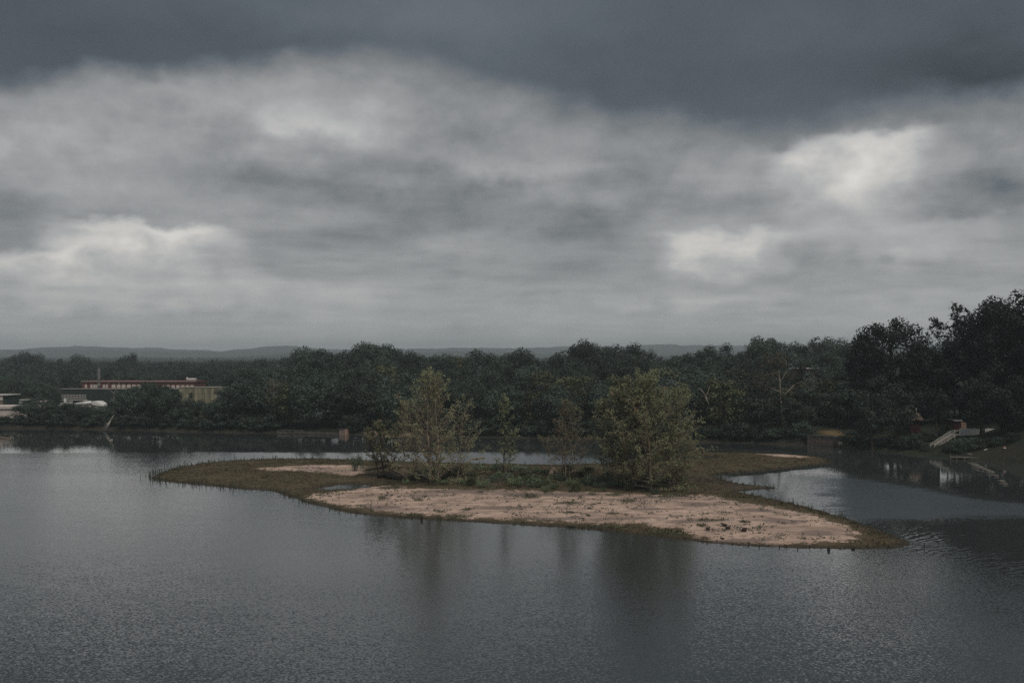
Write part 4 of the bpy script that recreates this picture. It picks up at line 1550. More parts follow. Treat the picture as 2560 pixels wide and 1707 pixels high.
SPAN = [(75, 'between white house and warehouse'), (150, 'just left of the green warehouse'), (300, 'below the green warehouse'),
        (450, 'in front of the brick mill'), (580, 'beside the yellow building'), (690, 'right of the yellow building'), (860, 'above the grey river wall'),
        (985, 'behind the leaning island tree'), (1190, 'behind the twin-trunk sycamore'), (1330, 'behind the slim island tree'), (1490, 'behind the russet island tree'), (1765, 'behind the big green sycamore'),
        (1880, 'left of the bare-limbed tree'), (2020, 'around the bare-limbed tree'), (2150, 'above the brick river wall'), (9999, 'on the right bank')]


def zone(px):
    if px < 75:
        return 'by the white riverside house'
    for a, s in zip([s[0] for s in SPAN[1:]], [s[1] for s in SPAN[:-1]]):
        if px < a:
            return s
    return SPAN[-1][1]


forest = []
frng = np.random.default_rng(77)
GRP = 'trees of the far bank woods'


def plant(px, s, top, key, wscale, where, group=GRP, hmin=3.5, hmax=24):
    a = atan(u_of(px))
    r = float(shore_r(a)) + s
    x, y = r * sin(a), r * cos(a)
    z = float(land_z(np.array([x]), np.array([y]))[0])
    h = min(hmax, max(hmin, ZZ(top, y) - z))
    p = PROTO[key]
    w = p['w'] * (0.55 + 0.45 * h / p['h']) * wscale
    o = place_tree(key, x, y, max(z, 0.05) - 0.1, h, w, frng.uniform(0, 6.28), 'bush' if key == 'shore' else 'tree', group)
    forest.append((o, f"{p['look']} {where} {zone(px) if 'behind' not in where else ''}".strip(), px))
    return o


def rows():
    # waterline bushes
    px = -60.0
    while px < 2130:
        top = depth_on(0, 0) if False else None
        if not (690 < px < 872 or 2012 < px < 2105 or 905 < px < 1040):
            plant(px, 2.6 + frng.uniform(-0.6, 1.2), 1046 + frng.uniform(-14, 14) + 10 * (px > 900) + 12 * (px > 1700), 'shore', frng.uniform(1.0, 1.35), 'at the waterline', 'bushes along the far waterline', 2.6, 6.0)
        px += frng.uniform(26, 42)
    keys = ['round_a', 'round_b', 'round_c', 'tall_a', 'cone_a', 'pale_a', 'olive_a']
    spec = [(7, 47, 0.0, 'in the front row'), (20, 56, 0.12, 'in the second row'), (40, 56, 0.34, 'partway up the slope'), (68, 52, 0.58, 'high on the slope'),
            (105, 48, 0.80, 'near the ridge top'), (160, 43, 1.0, 'on the skyline')]
    for s, step, t, where in spec:
        px = -70.0 + frng.uniform(0, 40) if s < 15 else 575.0 + frng.uniform(0, 30)
        while px < 2175:
            pj = px + frng.uniform(-8, 8)
            f = float(lerp_tab(FRONT, pj))
            m_ = float(lerp_tab(MID, pj))
            k_ = float(lerp_tab(SKYL, pj))
            top = f + (m_ - f) * min(1, t / 0.8) if t <= 0.8 else k_
            jit = frng.uniform(-12, 16) if t < 1 else frng.uniform(-13, 4)
            if t >= 1 and frng.random() < 0.25:
                jit += 9
            wgt = np.array([1.2, 1.2, 1.2, .9, .35 if t < 1 else 0.1, 1.1 if t < 0.9 else .2, .7 if t < .7 else 0.1])
            key = keys[frng.choice(7, p=wgt / wgt.sum())]
            ws = frng.uniform(0.95, 1.5) * (1.15 if t >= 0.8 else 1.0)
            skip = False
            if s == 7:
                if pj < 62 or 694 < pj < 700:
                    skip = pj < 55
                if 2015 < pj < 2140:
                    skip = True
                if 905 < pj < 1040:
                    top += 12
            if s == 20 and 2030 < pj < 2135:
                top = min(top, 985)
            if not skip:
                plant(pj, s + frng.uniform(-2.5, 2.5), top + jit, key, ws, where)
            px += step * frng.uniform(0.75, 1.25)
    # second line in front of the buildings on the left, and the trees that mask them
    for pj, s, top, key, ws in ((92, 13, 984, 'pale_a', .8), (118, 15, 990, 'pale_a', .9), (150, 12, 1014, 'round_c', .9), (172, 12, 1006, 'round_a', .8), (205, 13, 1010, 'round_a', .8), (226, 12, 1012, 'round_c', .8),
                                (278, 16, 985, 'cone_a', 1.0), (300, 15, 980, 'tall_a', 1.1), (330, 18, 967, 'round_a', 1.2), (372, 20, 953, 'round_b', 1.25), (412, 18, 962, 'round_a', 1.15),
                                (440, 15, 972, 'round_c', 1.0), (478, 16, 978, 'cone_a', 1.2), (497, 14, 1000, 'round_b', .9), (548, 18, 996, 'round_a', 1.0), (572, 22, 963, 'pale_a', 1.0),
                                (590, 18, 975, 'russet_a', 1.1), (672, 16, 948, 'russet_a', 1.2)):
        plant(pj, s, top, key, ws, 'in the tree screen')
    # dark trees close behind the white house
    for pj, s, top, key, ws in ((-50, 62, 962, 'round_a', 1.1), (-5, 66, 956, 'round_b', 1.1), (38, 64, 960, 'round_c', 1.2), (78, 60, 958, 'round_a', 1.1), (112, 66, 952, 'round_b', 1.1), (140, 58, 975, 'round_c', .9)):
        plant(pj, s, top, key, ws, 'close behind the white house')
    # woods behind the buildings
    for s, step, dt in ((190, 40, 0), (250, 36, -8), (330, 30, -16)):
        px = -80.0
        while px < 700:
            top = float(lerp_tab([(-200, 945), (0, 938), (110, 940), (205, 940), (500, 935), (600, 930), (700, 915)], px)) + dt
            plant(px + frng.uniform(-6, 6), s + frng.uniform(-12, 12), top + frng.uniform(-7, 9), keys[frng.choice([0, 1, 2, 3, 5], p=[.3, .28, .22, .1, .1])], frng.uniform(1.0, 1.3),
                  'in the woods just behind the mill' if s < 220 else ('midway up the woods behind the mill' if s < 300 else 'in the hazy woods far behind the mill'))
            px += step * frng.uniform(0.8, 1.2)
    # lone crowns on the left skyline
    for pj, s, top, key, ws, lab in ((20, 520, 893, 'round_a', 1.6, 'broad hazy crown at the left edge of the skyline'), (60, 500, 880, 'round_b', 1.8, 'largest hazy crown on the left skyline, flat topped'),
                                     (92, 505, 884, 'round_a', 1.4, 'hazy crown on the right shoulder of the flat-topped clump'), (142, 490, 892, 'round_c', 1.3, 'small hazy crown alone between two larger skyline clumps'),
                                     (198, 480, 886, 'round_a', 1.7, 'rounded hazy crown on the skyline above the smokestack'), (312, 500, 889, 'round_b', 1.3, 'hazy crown leaning against a taller one on the left skyline'),
                                     (333, 490, 881, 'tall_a', 1.6, 'tall domed hazy crown on the skyline above the mill'), (272, 520, 902, 'cone_a', 1.3, 'small dark pointed crown on the hazy left skyline')):
        o = plant(pj, s, top, key, ws, '', 'lone crowns on the left skyline', 8, 30)
        forest.pop()
        o['label'] = lab
    # individual skyline marks
    for pj, s, top, key, ws, lab in ((2048, 120, 838, 'pale_a', 1.2, 'lacy umbrella-topped tree standing above the right skyline'), (1905, 150, 843, 'round_a', 1.3, 'domed tree, highest on the ridge above the bare-limbed tree'),
                                     (930, 170, 861, 'round_b', 1.7, 'broad domed tree at the top of the wooded rise'), (800, 165, 872, 'round_a', 1.4, 'dark rounded tree on the left shoulder of the wooded rise'),
                                     (1480, 165, 859, 'round_b', 1.5, 'broad dark tree on the skyline above the big sycamore')):
        o = plant(pj, s, top, key, ws, '', GRP, 8, 30)
        forest.pop()
        o['label'] = lab


rows()
uniquify(forest)


def build_woodland():
    """the far woods as one mass, beyond the trees that can be told apart"""
    rng = np.random.default_rng(5)
    C, N_, S_, T_ = [], [], [], []

    def band(r0, r1, n, a0, a1, hmin, hmax, nl, size):
        for i in range(n):
            a = rng.uniform(a0, a1)
            r = sqrt(rng.uniform(r0 * r0, r1 * r1))
            x, y = r * sin(a), r * cos(a)
            z = float(land_z(np.array([x]), np.array([y]))[0])
            h = rng.uniform(hmin, hmax)
            w = rng.uniform(4.0, 6.5)
            t0 = rng.uniform(0.2, 0.8)
            nb = 6
            bl = [(x + rng.normal() * w * .45, y + rng.normal() * w * .45, z + h * rng.uniform(.45, .85), w * rng.uniform(.35, .55)) for _ in range(nb)]
            d = rng.normal(size=(nl, 3))
            d /= np.linalg.norm(d, axis=1, keepdims=True)
            d[:, 2] += 0.25
            bi = rng.integers(0, nb, nl)
            B = np.array(bl)[bi]
            C.append(B[:, :3] + d * B[:, 3:4] * rng.uniform(.7, 1.05, (nl, 1)))
            N_.append(d + rng.normal(size=(nl, 3)) * .4)
            S_.append(np.full(nl, size) * rng.uniform(.6, 1.4, nl))
            T_.append(np.clip(t0 + rng.normal(size=nl) * .2, 0, 1))

    aL, aM, aR = atan(u_of(-220)), atan(u_of(800)), atan(u_of(2700))
    band(620, 900, 620, aL, aM, 10, 15, 130, 0.95)
    band(900, 1700, 1150, aL, aM, 9, 14, 64, 1.6)
    band(1700, 3000, 1400, aL, aM, 9, 14, 26, 2.6)
    band(600, 950, 500, aM, aR, 10, 15, 60, 1.3)
    band(1500, 3000, 900, aM, aR, 9, 14, 22, 2.8)
    c = np.concatenate(C)
    v, f = leaf_quads(c, np.concatenate(N_), np.concatenate(S_), rng, 0.8)
    me = mesh_np('distant_woodland', v, f, MATS['leaf_far'], {'tint': np.repeat(np.concatenate(T_), 4)})
    kind(link('distant_woodland', me), 'stuff')


build_woodland()

# ------------------------------------------------------------------ the big trees of the right bank
def big_tree(name, label, px, Yd, top, wpx, z0y, seed, nb, rmin, rmax, per, size, mat, sparse=False, shape='round', group='big trees of the right bank', bark='bark_dark'):
    rng = np.random.default_rng(seed)
    x, y = XX(px, Yd), Yd
    z = float(land_z(np.array([x]), np.array([y]))[0])
    h = ZZ(top, Yd) - z
    w = wpx / F * Yd
    zb = max(0.5, ZZ(z0y, Yd) - z)
    o = thing(name, label, 'tree', (x, y, z - 0.1), 0, group)
    bl = round_blobs(rng, w, h, zb, nb, rmin, rmax, shape)
    b = MB()
    r0 = 0.022 * h
    pts = [(0, 0, -1.5), (0.1, 0, zb * 0.5), (-0.1, 0.1, zb + 1), (0.2, 0, (zb + h) / 2), (0, 0.1, h * 0.86)]
    b.tube(pts, [r0 * 1.2, r0, r0 * 0.85, r0 * 0.5, r0 * 0.12], 8)
    for (bx_, by_, bz_, br_) in bl[::2 if not sparse else 1]:
        st_ = max(zb * 0.6, bz_ - 0.5 * math.hypot(bx_, by_) - 1.0)
        st_ = min(st_, h * 0.75)
        q = np.array((bx_, by_, bz_))
        p = np.array((0, 0, st_))
        b.tube([p, p * .5 + q * .5 + (0, 0, -0.3), q], [r0 * 0.34, r0 * 0.2, 0.03], 5)
    link('trunk', b.mesh('trunk', MATS[bark], True), o)
    link('crown', crown_mesh('crown', bl, per, size, MATS[mat], rng), o)
    return o


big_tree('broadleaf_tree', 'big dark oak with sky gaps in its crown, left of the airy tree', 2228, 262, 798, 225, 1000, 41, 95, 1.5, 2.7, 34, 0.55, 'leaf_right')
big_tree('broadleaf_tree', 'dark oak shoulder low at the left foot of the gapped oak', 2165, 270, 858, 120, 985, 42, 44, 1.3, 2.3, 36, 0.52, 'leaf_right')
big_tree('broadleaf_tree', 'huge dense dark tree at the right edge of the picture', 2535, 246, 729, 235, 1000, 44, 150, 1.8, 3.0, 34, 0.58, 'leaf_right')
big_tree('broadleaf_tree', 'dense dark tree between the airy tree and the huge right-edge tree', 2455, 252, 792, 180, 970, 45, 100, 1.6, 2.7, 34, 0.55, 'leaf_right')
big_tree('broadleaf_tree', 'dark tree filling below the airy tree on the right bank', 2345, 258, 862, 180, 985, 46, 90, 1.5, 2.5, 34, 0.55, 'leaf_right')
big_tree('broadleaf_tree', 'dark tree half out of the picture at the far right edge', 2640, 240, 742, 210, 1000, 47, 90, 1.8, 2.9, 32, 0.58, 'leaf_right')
# lower, nearer trees along the right shore
for args in (('leafy_tree', 'dense leafy tree on the shore right of the brick wall', 2180, 237, 968, 110, 1110, 51, 40, 1.0, 1.7),
             ('leafy_tree', 'broad leafy shore tree left of the pitched-roof cabin', 2245, 236, 958, 110, 1108, 52, 42, 1.0, 1.8),
             ('leafy_tree', 'dark leafy tree between the two red cabins', 2340, 239, 975, 80, 1050, 53, 34, 1.0, 1.6),
             ('leafy_tree', 'dark tall-stemmed tree in front of the white board wall', 2452, 236, 930, 125, 1048, 54, 46, 1.1, 1.9),
             ('leafy_tree', 'leafy green tree at the right edge above the bare slope', 2545, 226, 938, 150, 1092, 55, 52, 1.1, 1.9),
             ('leafy_tree', 'dark leafy tree rising above the red and tan cabin', 2400, 252, 965, 110, 1026, 56, 40, 1.1, 1.8)):
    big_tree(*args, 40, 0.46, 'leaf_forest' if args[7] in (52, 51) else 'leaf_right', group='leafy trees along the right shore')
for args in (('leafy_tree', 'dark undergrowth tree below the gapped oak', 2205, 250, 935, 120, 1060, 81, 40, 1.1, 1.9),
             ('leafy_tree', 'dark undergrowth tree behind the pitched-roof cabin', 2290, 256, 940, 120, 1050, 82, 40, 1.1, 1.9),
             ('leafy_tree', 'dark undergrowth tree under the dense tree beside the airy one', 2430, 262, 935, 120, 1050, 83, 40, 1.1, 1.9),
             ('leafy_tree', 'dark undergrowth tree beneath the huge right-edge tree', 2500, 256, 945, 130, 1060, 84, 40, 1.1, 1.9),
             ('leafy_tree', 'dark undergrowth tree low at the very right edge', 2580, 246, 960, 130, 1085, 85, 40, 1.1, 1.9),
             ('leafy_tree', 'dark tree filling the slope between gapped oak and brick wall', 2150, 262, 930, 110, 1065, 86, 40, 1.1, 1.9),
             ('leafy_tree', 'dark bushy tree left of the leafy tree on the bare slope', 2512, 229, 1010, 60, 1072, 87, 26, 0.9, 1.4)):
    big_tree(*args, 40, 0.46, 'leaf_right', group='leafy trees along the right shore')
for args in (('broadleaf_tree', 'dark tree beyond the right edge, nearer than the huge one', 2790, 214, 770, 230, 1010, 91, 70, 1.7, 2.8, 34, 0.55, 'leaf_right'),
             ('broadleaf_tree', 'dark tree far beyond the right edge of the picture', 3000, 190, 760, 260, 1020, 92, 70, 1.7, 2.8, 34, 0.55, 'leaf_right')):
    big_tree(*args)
rb = []
for i, (px, s, top, w) in enumerate(((2128, 3, 1092, 1.0), (2150, 3.5, 1085, 1.1), (2182, 3, 1095, 1.1), (2212, 3.2, 1092, 1.1), (2240, 3, 1098, 1.1), (2266, 3.2, 1090, 1.0), (2290, 4.5, 1083, 0.9), (2312, 3.5, 1108, 0.6),
                                     (2368, 4.6, 1112, 0.8), (2395, 4.6, 1098, 1.0), (2420, 7, 1095, .9), (2446, 9, 1096, 0.9), (2470, 11, 1094, 0.9), (2495, 11, 1092, .9), (2385, 8.5, 1100, .8), (2405, 11, 1094, .8), (2435, 13, 1091, .8), (2330, 13.0, 1078, .8), (2365, 22, 1062, .9),
                                     (2530, 13, 1080, 1.1), (2300, 9, 1082, .8))):
    o = plant(px, s, top, 'shore', w * 0.75, 'x', 'bushes on the right bank', 1.2, 6)
    forest.pop()
    rb.append((o, 'dark bush on the right bank ' + ('left of the stairs' if px < 2325 else ('right of the stairs above the dock' if px > 2364 and px < 2480 else ('behind the stairs' if px < 2364 else 'above the bare slope'))), px))
uniquify(rb)


# ------------------------------------------------------------------ bare-limbed trees and snags
def limb_tree(name, label, cat, limbs, leaves, Yd, bark, mat='leaf_russet', per=16, size=0.30, seed=1, group=None, depth=0.5, parts=None):
    """limbs: polylines of (px, py, radius); leaves: clumps (px, py, radius px)"""
    rng = np.random.default_rng(seed)
    bp = P(limbs[0][0][0], limbs[0][0][1], Yd)
    o = thing(name, label, cat, bp, 0, group)
    k = Yd / F
    for i, L in enumerate(limbs):
        b = MB()
        off = rng.uniform(-1, 1) * depth * 3 if i else 0
        pts = []
        for j, (px, py, r) in enumerate(L):
            p = P(px, py, Yd)
            pts.append((p[0] - bp[0], off * j / max(1, len(L) - 1), p[2] - bp[2]))
        b.tube(pts, [q[2] for q in L], 6)
        nm = (parts[i] if parts else ('trunk' if i == 0 else 'limb'))
        link(nm, b.mesh(nm, MATS[bark], True), o)
    if leaves:
        bl = []
        for (px, py, r) in leaves:
            p = P(px, py, Yd)
            bl.append((p[0] - bp[0], rng.uniform(-1, 1) * r * k, p[2] - bp[2], r * k))
        link('crown', crown_mesh('crown', bl, per, size, MATS[mat], rng), o)
    return o


limb_tree('bare_limbed_tree', 'pale bare-limbed tree with thin brown foliage on the wooded bank', 'tree',
          [[(1961, 1106, .32), (1958, 1070, .30), (1954, 1030, .27), (1951, 990, .24), (1949.5, 955, .2), (1947, 925, .10)],
           [(1951.5, 996, .17), (1968, 980, .14), (1984, 962, .09)], [(1949.5, 980, .15), (1930, 970, .11), (1907, 959, .06)],
           [(1949.5, 956, .13), (1958, 944, .1), (1968, 926, .05)], [(1949, 954, .11), (1938, 943, .08), (1927, 930, .05)],
           [(1948, 942, .09), (1936, 933, .06), (1926, 927, .04)], [(1953, 1012, .10), (1942, 1009, .07), (1930, 1011, .04)],
           [(1972, 974, .07), (1980, 980, .05), (1986, 985, .03)], [(1984, 962, .07), (2005, 954, .05), (2022, 950, .03)], [(1955, 1041, .09), (1942, 1042, .06), (1930, 1047, .04)]],
          [(1918, 892, 13), (1935, 900, 17), (1950, 895, 12), (1925, 910, 14), (1905, 915, 10), (1955, 912, 14), (1905, 945, 14), (1920, 958, 16), (1900, 965, 14), (1912, 975, 12), (1930, 935, 13),
           (1890, 960, 10), (1970, 940, 12), (1985, 970, 11), (2005, 965, 12), (1925, 1008, 13), (1905, 1012, 12), (1940, 1012, 9), (1978, 950, 8), (1940, 885, 12), (1960, 900, 12), (1888, 945, 10), (1915, 940, 10)], 259.5, 'bark_limb', 'leaf_russet', 46, 0.34, 61)
limb_tree('forked_snag', 'pale forked bare stem in dark foliage right of the big sycamore', 'tree',
          [[(1772, 1012, .16), (1764, 990, .15)], [(1764, 990, .12), (1756, 978, .1), (1750, 970, .05)], [(1764, 990, .11), (1771, 978, .08), (1775, 966, .04)]], [], 258.5, 'bark_pale', group='dead snags', depth=0.2)
limb_tree('leaning_snag', 'two bleached dead trunks leaning over the left waterline', 'tree',
          [[(257, 1078, .20), (270, 1060, .17), (278, 1047, .12), (285, 1037, .06)], [(262, 1077, .16), (271, 1064, .13), (277, 1049, .09)], [(258, 1068, .08), (262, 1062, .07), (272, 1055, .06)]], [], 300.5, 'bark_white', group='dead snags', depth=0.15)
limb_tree('bare_snag', 'bare forked dead treetop in front of the green warehouse', 'tree',
          [[(283, 1030, .16), (284, 1000, .14), (287, 978, .11)], [(287, 980, .09), (294, 965, .07), (299, 953, .04)], [(286, 984, .09), (275, 976, .06), (262, 972, .03)], [(299, 953, .05), (297, 944, .03)],
           [(270, 974, .07), (268, 962, .05), (273, 952, .03)], [(289, 990, .08), (292, 975, .05), (288, 965, .03)]], [], 345.0, 'bark_pale', group='dead snags', depth=0.2)
limb_tree('pale_stem_tree', 'thin brownish tree with one straight pale stem, right of the yellow building', 'tree',
          [[(688, 1052, .13), (686.5, 1020, .12), (686, 995, .10), (684, 972, .08), (685, 955, .05)], [(686, 995, .06), (679, 980, .04), (676, 968, .02)], [(685.5, 985, .05), (692, 972, .03), (695, 965, .02)]], [(680, 955, 12), (690, 965, 14), (672, 975, 14), (694, 985, 12), (676, 1000, 13), (665, 990, 9)], 297.0, 'bark_limb', 'leaf_russet', 34, 0.30, 66)


# ------------------------------------------------------------------ trees of the island
def sycamore(name, label, base,  trunks, prof, nbr, twigs, leaf, size, seed, mat='leaf_syc', bark='bark_pale', brown=0.0, dark_foot=True, lean=0.0, low=0.0, cat='tree', topcap=0.0, at=None, group=None):
    """base: photo position of the foot. trunks: (dx, dy, height, radius, lean x). prof: crown half width against relative height.
    Leaves sit along real twigs so that the light shows through."""
    rng = np.random.default_rng(seed)
    x, y, z = at if at else on_isl(*base)
    o = thing(name, label, cat, (x, y, z - 0.05), 0, group)
    leafp, leafn, leaft, brp = [], [], [], []
    for ti, (dx, dy, h, r, lx) in enumerate(trunks):
        b = MB()
        n = 9
        pts = []
        wob = rng.normal(size=(n, 2)) * 0.10
        for i in range(n):
            t = i / (n - 1)
            pts.append((dx + lx * t + wob[i][0] * (t > 0) * min(1, h / 12), dy + wob[i][1] * (t > 0), -0.6 + (h * 0.97 + 0.6) * t))
        b.tube(pts, [r * 1.35] + [r * (1 - 0.93 * (i / (n - 1)) ** 0.9) for i in range(1, n)], 7)
        link('trunk', b.mesh('trunk', MATS[bark], True), o)
        bb = MB()
        nb = int(nbr * h / max(t_[2] for t_ in trunks))
        for k in range(nb):
            t = (low + (0.97 - low) * ((k + rng.uniform(0, 1)) / nb))
            zc = h * t
            i = min(n - 2, int(t * (n - 1)))
            f_ = t * (n - 1) - i
            p0 = np.array(pts[i]) * (1 - f_) + np.array(pts[i + 1]) * f_
            az = k * 2.399 + rng.uniform(-0.5, 0.5)
            hw = float(np.interp(t, [q[0] for q in prof], [q[1] for q in prof]))
            L = hw * rng.uniform(0.55, 1.05) / 0.8
            el = radians(rng.uniform(18, 48) + 25 * t - (22 if t < 0.12 else 0))
            d = np.array((cos(az) * cos(el), sin(az) * cos(el), sin(el)))
            p1 = p0 + d * L * 0.5 + (0, 0, -0.03 * L)
            p2 = p0 + d * L * 0.95 + (0, 0, 0.05 * L)
            rb_ = max(0.018, r * 0.34 * (1 - t) + 0.02)
            bb.tube([p0, p1, p2], [rb_, rb_ * 0.65, 0.012], 5)
            ntw = max(3, int(twigs * (0.5 + L / 5)))
            for q in range(ntw):
                s = rng.uniform(0.25, 1.0)
                c = p0 + (p1 - p0) * min(1, s * 2) + (p2 - p1) * max(0, s * 2 - 1)
                dd = rng.normal(size=3)
                dd /= np.linalg.norm(dd)
                dd[2] = abs(dd[2]) * 0.6 - 0.1
                l2 = rng.uniform(0.35, 1.0) * (0.35 + 0.16 * L)
                e = c + dd * l2
                if q % 2 == 0:
                    bb.tube([c, e], [0.014, 0.006], 3)
                m_ = max(1, int(leaf * rng.uniform(0.9, 2.2)))
                cl = c + (e - c) * rng.uniform(0.3, 1.15, (m_, 1)) + rng.normal(size=(m_, 3)) * 0.17
                leafp.append(cl)
                leafn.append(rng.normal(size=(m_, 3)) + np.array((0.35, -0.6, 1.0)))
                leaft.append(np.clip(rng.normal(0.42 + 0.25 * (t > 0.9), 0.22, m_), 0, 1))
                rad = np.linalg.norm((e - p0)[:2]) / max(0.5, hw)
                pb = brown * (1.15 - rad) * (1.0 if t < 0.88 else 0.25)
                brp.append(np.full(m_, rng.random() < pb))
        link('branches', bb.mesh('branches', MATS[bark if rng.random() < 2 else bark], True), o)
    c = np.concatenate(leafp)
    nn = np.concatenate(leafn)
    tt = np.concatenate(leaft)
    bm_ = np.concatenate(brp).astype(bool)
    near_stem = np.min([np.hypot(c[:, 0] - q[0] - q[4] * np.clip(c[:, 2] / q[2], 0, 1), c[:, 1] - q[1]) for q in trunks], axis=0)
    keep = (c[:, 2] > 0.1) & ((near_stem > 2.0) | (c[:, 2] > 0.78 * max(q[2] for q in trunks)) | (rng.random(len(c)) < 0.35))
    for nm, sel, mt in (('crown', ~bm_ & keep, mat), ('brown_leaves', bm_ & keep, 'leaf_brown')):
        if sel.sum() < 20:
            continue
        v, f = leaf_quads(c[sel], nn[sel], size, rng, 0.8)
        link(nm, mesh_np(nm, v, f, MATS[mt], {'tint': np.repeat(tt[sel], 4)}), o)
    return o


_az = float(land_z(np.array([XX(2385, 256)]), np.array([256.0]))[0])
sycamore('airy_tree', 'thin airy tree showing sky through its twigs on the right skyline', None,
         [(0, 0, ZZ(757, 256) - _az, .26, 0.8), (-1.2, 0.3, ZZ(790, 256) - _az, .18, -3.5), (1.0, -.3, ZZ(775, 256) - _az, .18, 3.4)], [(0, 2.5), (.5, 4.2), (.75, 4.4), (.92, 3.0), (1, 1.2)], 44, 7, 5, 0.42, 109,
         'leaf_right', 'bark_dark', 0, low=0.45, at=(XX(2385, 256), 256.0, _az), group='big trees of the right bank')
sycamore('twin_trunk_sycamore', 'tall island sycamore with two slim pale trunks and brown inner leaves', (1090, 1203),
         [(0.5, -1.3, 18.4, .26, -0.5), (-0.7, -1.5, 18.2, .26, -0.9), (3.6, 1.2, 13.0, .10, 1.2), (-3.2, 1.0, 13.5, .10, -1.6)],
         [(0, 4.4), (.12, 5.2), (.35, 4.9), (.6, 4.1), (.8, 3.3), (.92, 2.9), (1, 1.7)], 66, 9, 4.2, 0.22, 101, brown=0.55, low=0.03)
sycamore('slender_tree', 'slender yellow-green tree left of the twin-trunk sycamore', (1012, 1188),
         [(0, 0, 14.2, .10, -0.3)], [(0, 1.2), (.3, 1.9), (.7, 1.7), (1, .7)], 36, 7, 10, 0.22, 102, brown=0.25, low=0.15)
sycamore('leaning_tree', 'small dark tree leaning over the black driftwood log', (958, 1192),
         [(0, 0, 9.6, .13, -0.6), (-0.5, 0.3, 8.0, .10, -2.2), (0.9, 0.3, 8.6, .09, 1.3)], [(0, 1.2), (.25, 2.8), (.6, 3.1), (.85, 2.3), (1, .9)], 28, 8, 11, 0.23, 103, 'leaf_syc', 'bark_dark', 0.45, low=0.2)
sycamore('slim_tree', 'slim dark green tree standing alone right of the twin-trunk sycamore', (1260, 1180),
         [(0, 0, 14.2, .13, 0.1), (0.6, 0.2, 8.0, .08, 1.4)], [(0, 1.6), (.15, 2.3), (.4, 1.9), (.75, 1.9), (.9, 1.5), (1, .6)], 34, 7, 10, 0.23, 104, 'leaf_syc', 'bark_dark', 0.12, low=0.04)
sycamore('russet_tree', 'russet-brown thin tree with a fan of bare lower branches', (1412, 1192),
         [(0, 0, 14.0, .12, 0.0), (0.8, .3, 12.5, .10, 1.0), (-0.8, 0, 7.0, .07, -3.4), (1.2, 0, 7.2, .07, 3.2), (0, .5, 10.0, .08, -1.2)],
         [(0, 1.2), (.2, 2.6), (.45, 3.2), (.7, 2.6), (.9, 1.5), (1, .6)], 32, 8, 7, 0.21, 105, brown=0.75, low=0.22)
sycamore('big_sycamore', 'big olive green sycamore with one white trunk, widest tree on the island', (1625, 1224),
         [(0, -0.8, 18.4, .27, -0.9), (3.0, 1.0, 15.5, .12, 1.2), (-3.0, 1.5, 15.8, .12, -1.5)],
         [(0, 5.0), (.1, 6.4), (.3, 7.1), (.5, 6.3), (.7, 5.2), (.88, 3.8), (1, 1.8)], 86, 10, 6.0, 0.26, 106, brown=0.10, low=0.05)
sycamore('forked_sycamore', 'dark-topped sycamore joined to the left side of the big one', (1562, 1216),
         [(0, 0, 18.4, .18, -0.1), (-1.2, 0.5, 14.0, .11, -2.6), (1.3, .4, 16.0, .10, 0.8)], [(0, 3.4), (.15, 4.6), (.4, 4.5), (.65, 3.6), (.85, 2.5), (1, 1.2)], 46, 9, 7.5, 0.25, 107, brown=0.22, low=0.05)
sycamore('young_sycamore', 'small bushy sycamore leaning right beside the fallen white trunk', (1688, 1212),
         [(0, 0, 9.0, .12, 0.6), (0.6, .3, 7.0, .08, 1.8), (-.4, .2, 8, .08, -1.0)], [(0, 1.2), (.25, 2.4), (.6, 2.4), (.85, 1.6), (1, .7)], 26, 7, 7, 0.23, 108, brown=0.2, low=0.1, bark='bark_dark')


# ------------------------------------------------------------------ shrubs and tufts
def bush_proto(key, blobs, per, size, mat, seed, look, spike=0):
    rng = np.random.default_rng(seed)
    root = thing(look[1], None, None)
    c, n = blob_points(blobs, per, rng, 0.5, 0.35)
    c[:, 2] = np.abs(c[:, 2])
    v, f = leaf_quads(c, n, size, rng, 0.6)
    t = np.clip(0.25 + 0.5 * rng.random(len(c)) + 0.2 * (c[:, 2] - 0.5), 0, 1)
    if spike:
        q = rng.uniform(0, 2 * pi, spike)
        d = np.stack([np.cos(q) * rng.uniform(.1, .7, spike), np.sin(q) * rng.uniform(.1, .7, spike), np.ones(spike)], -1)
        L = rng.uniform(.5, 1.0, spike)[:, None]
        base = rng.normal(size=(spike, 3)) * np.array((.18, .18, 0))
        tip = base + d * L
        side = np.stack([-np.sin(q), np.cos(q), q * 0], -1) * 0.03
        vv = np.stack([base - side, base + side, tip + side * .3, tip - side * .3], 1).reshape(-1, 3)
        f = np.concatenate([f, np.arange(spike * 4).reshape(-1, 4) + len(v)])
        v = np.concatenate([v, vv])
        t = np.concatenate([t, rng.random(spike)])
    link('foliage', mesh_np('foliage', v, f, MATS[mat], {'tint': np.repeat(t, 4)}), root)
    b = MB()
    for k in range(5):
        a = k * 1.3
        b.tube([(0, 0, -0.2), (cos(a) * .12, sin(a) * .12, .25), (cos(a) * .35, sin(a) * .35, .6)], [.025, .02, .008], 4)
    link('stem', b.mesh('stem', MATS['bark_dark']), root)
    PROTO[key] = dict(root=root, used=False, w=2.0, h=1.0, look=look[0])


brng = np.random.default_rng(9)


def dome(n, r0, r1):
    out = []
    for i in range(n):
        a = brng.uniform(0, 2 * pi)
        q = sqrt(brng.random()) * 0.75
        out.append((cos(a) * q, sin(a) * q, brng.uniform(0.15, 0.75) * (1 - 0.5 * q), brng.uniform(r0, r1)))
    return out


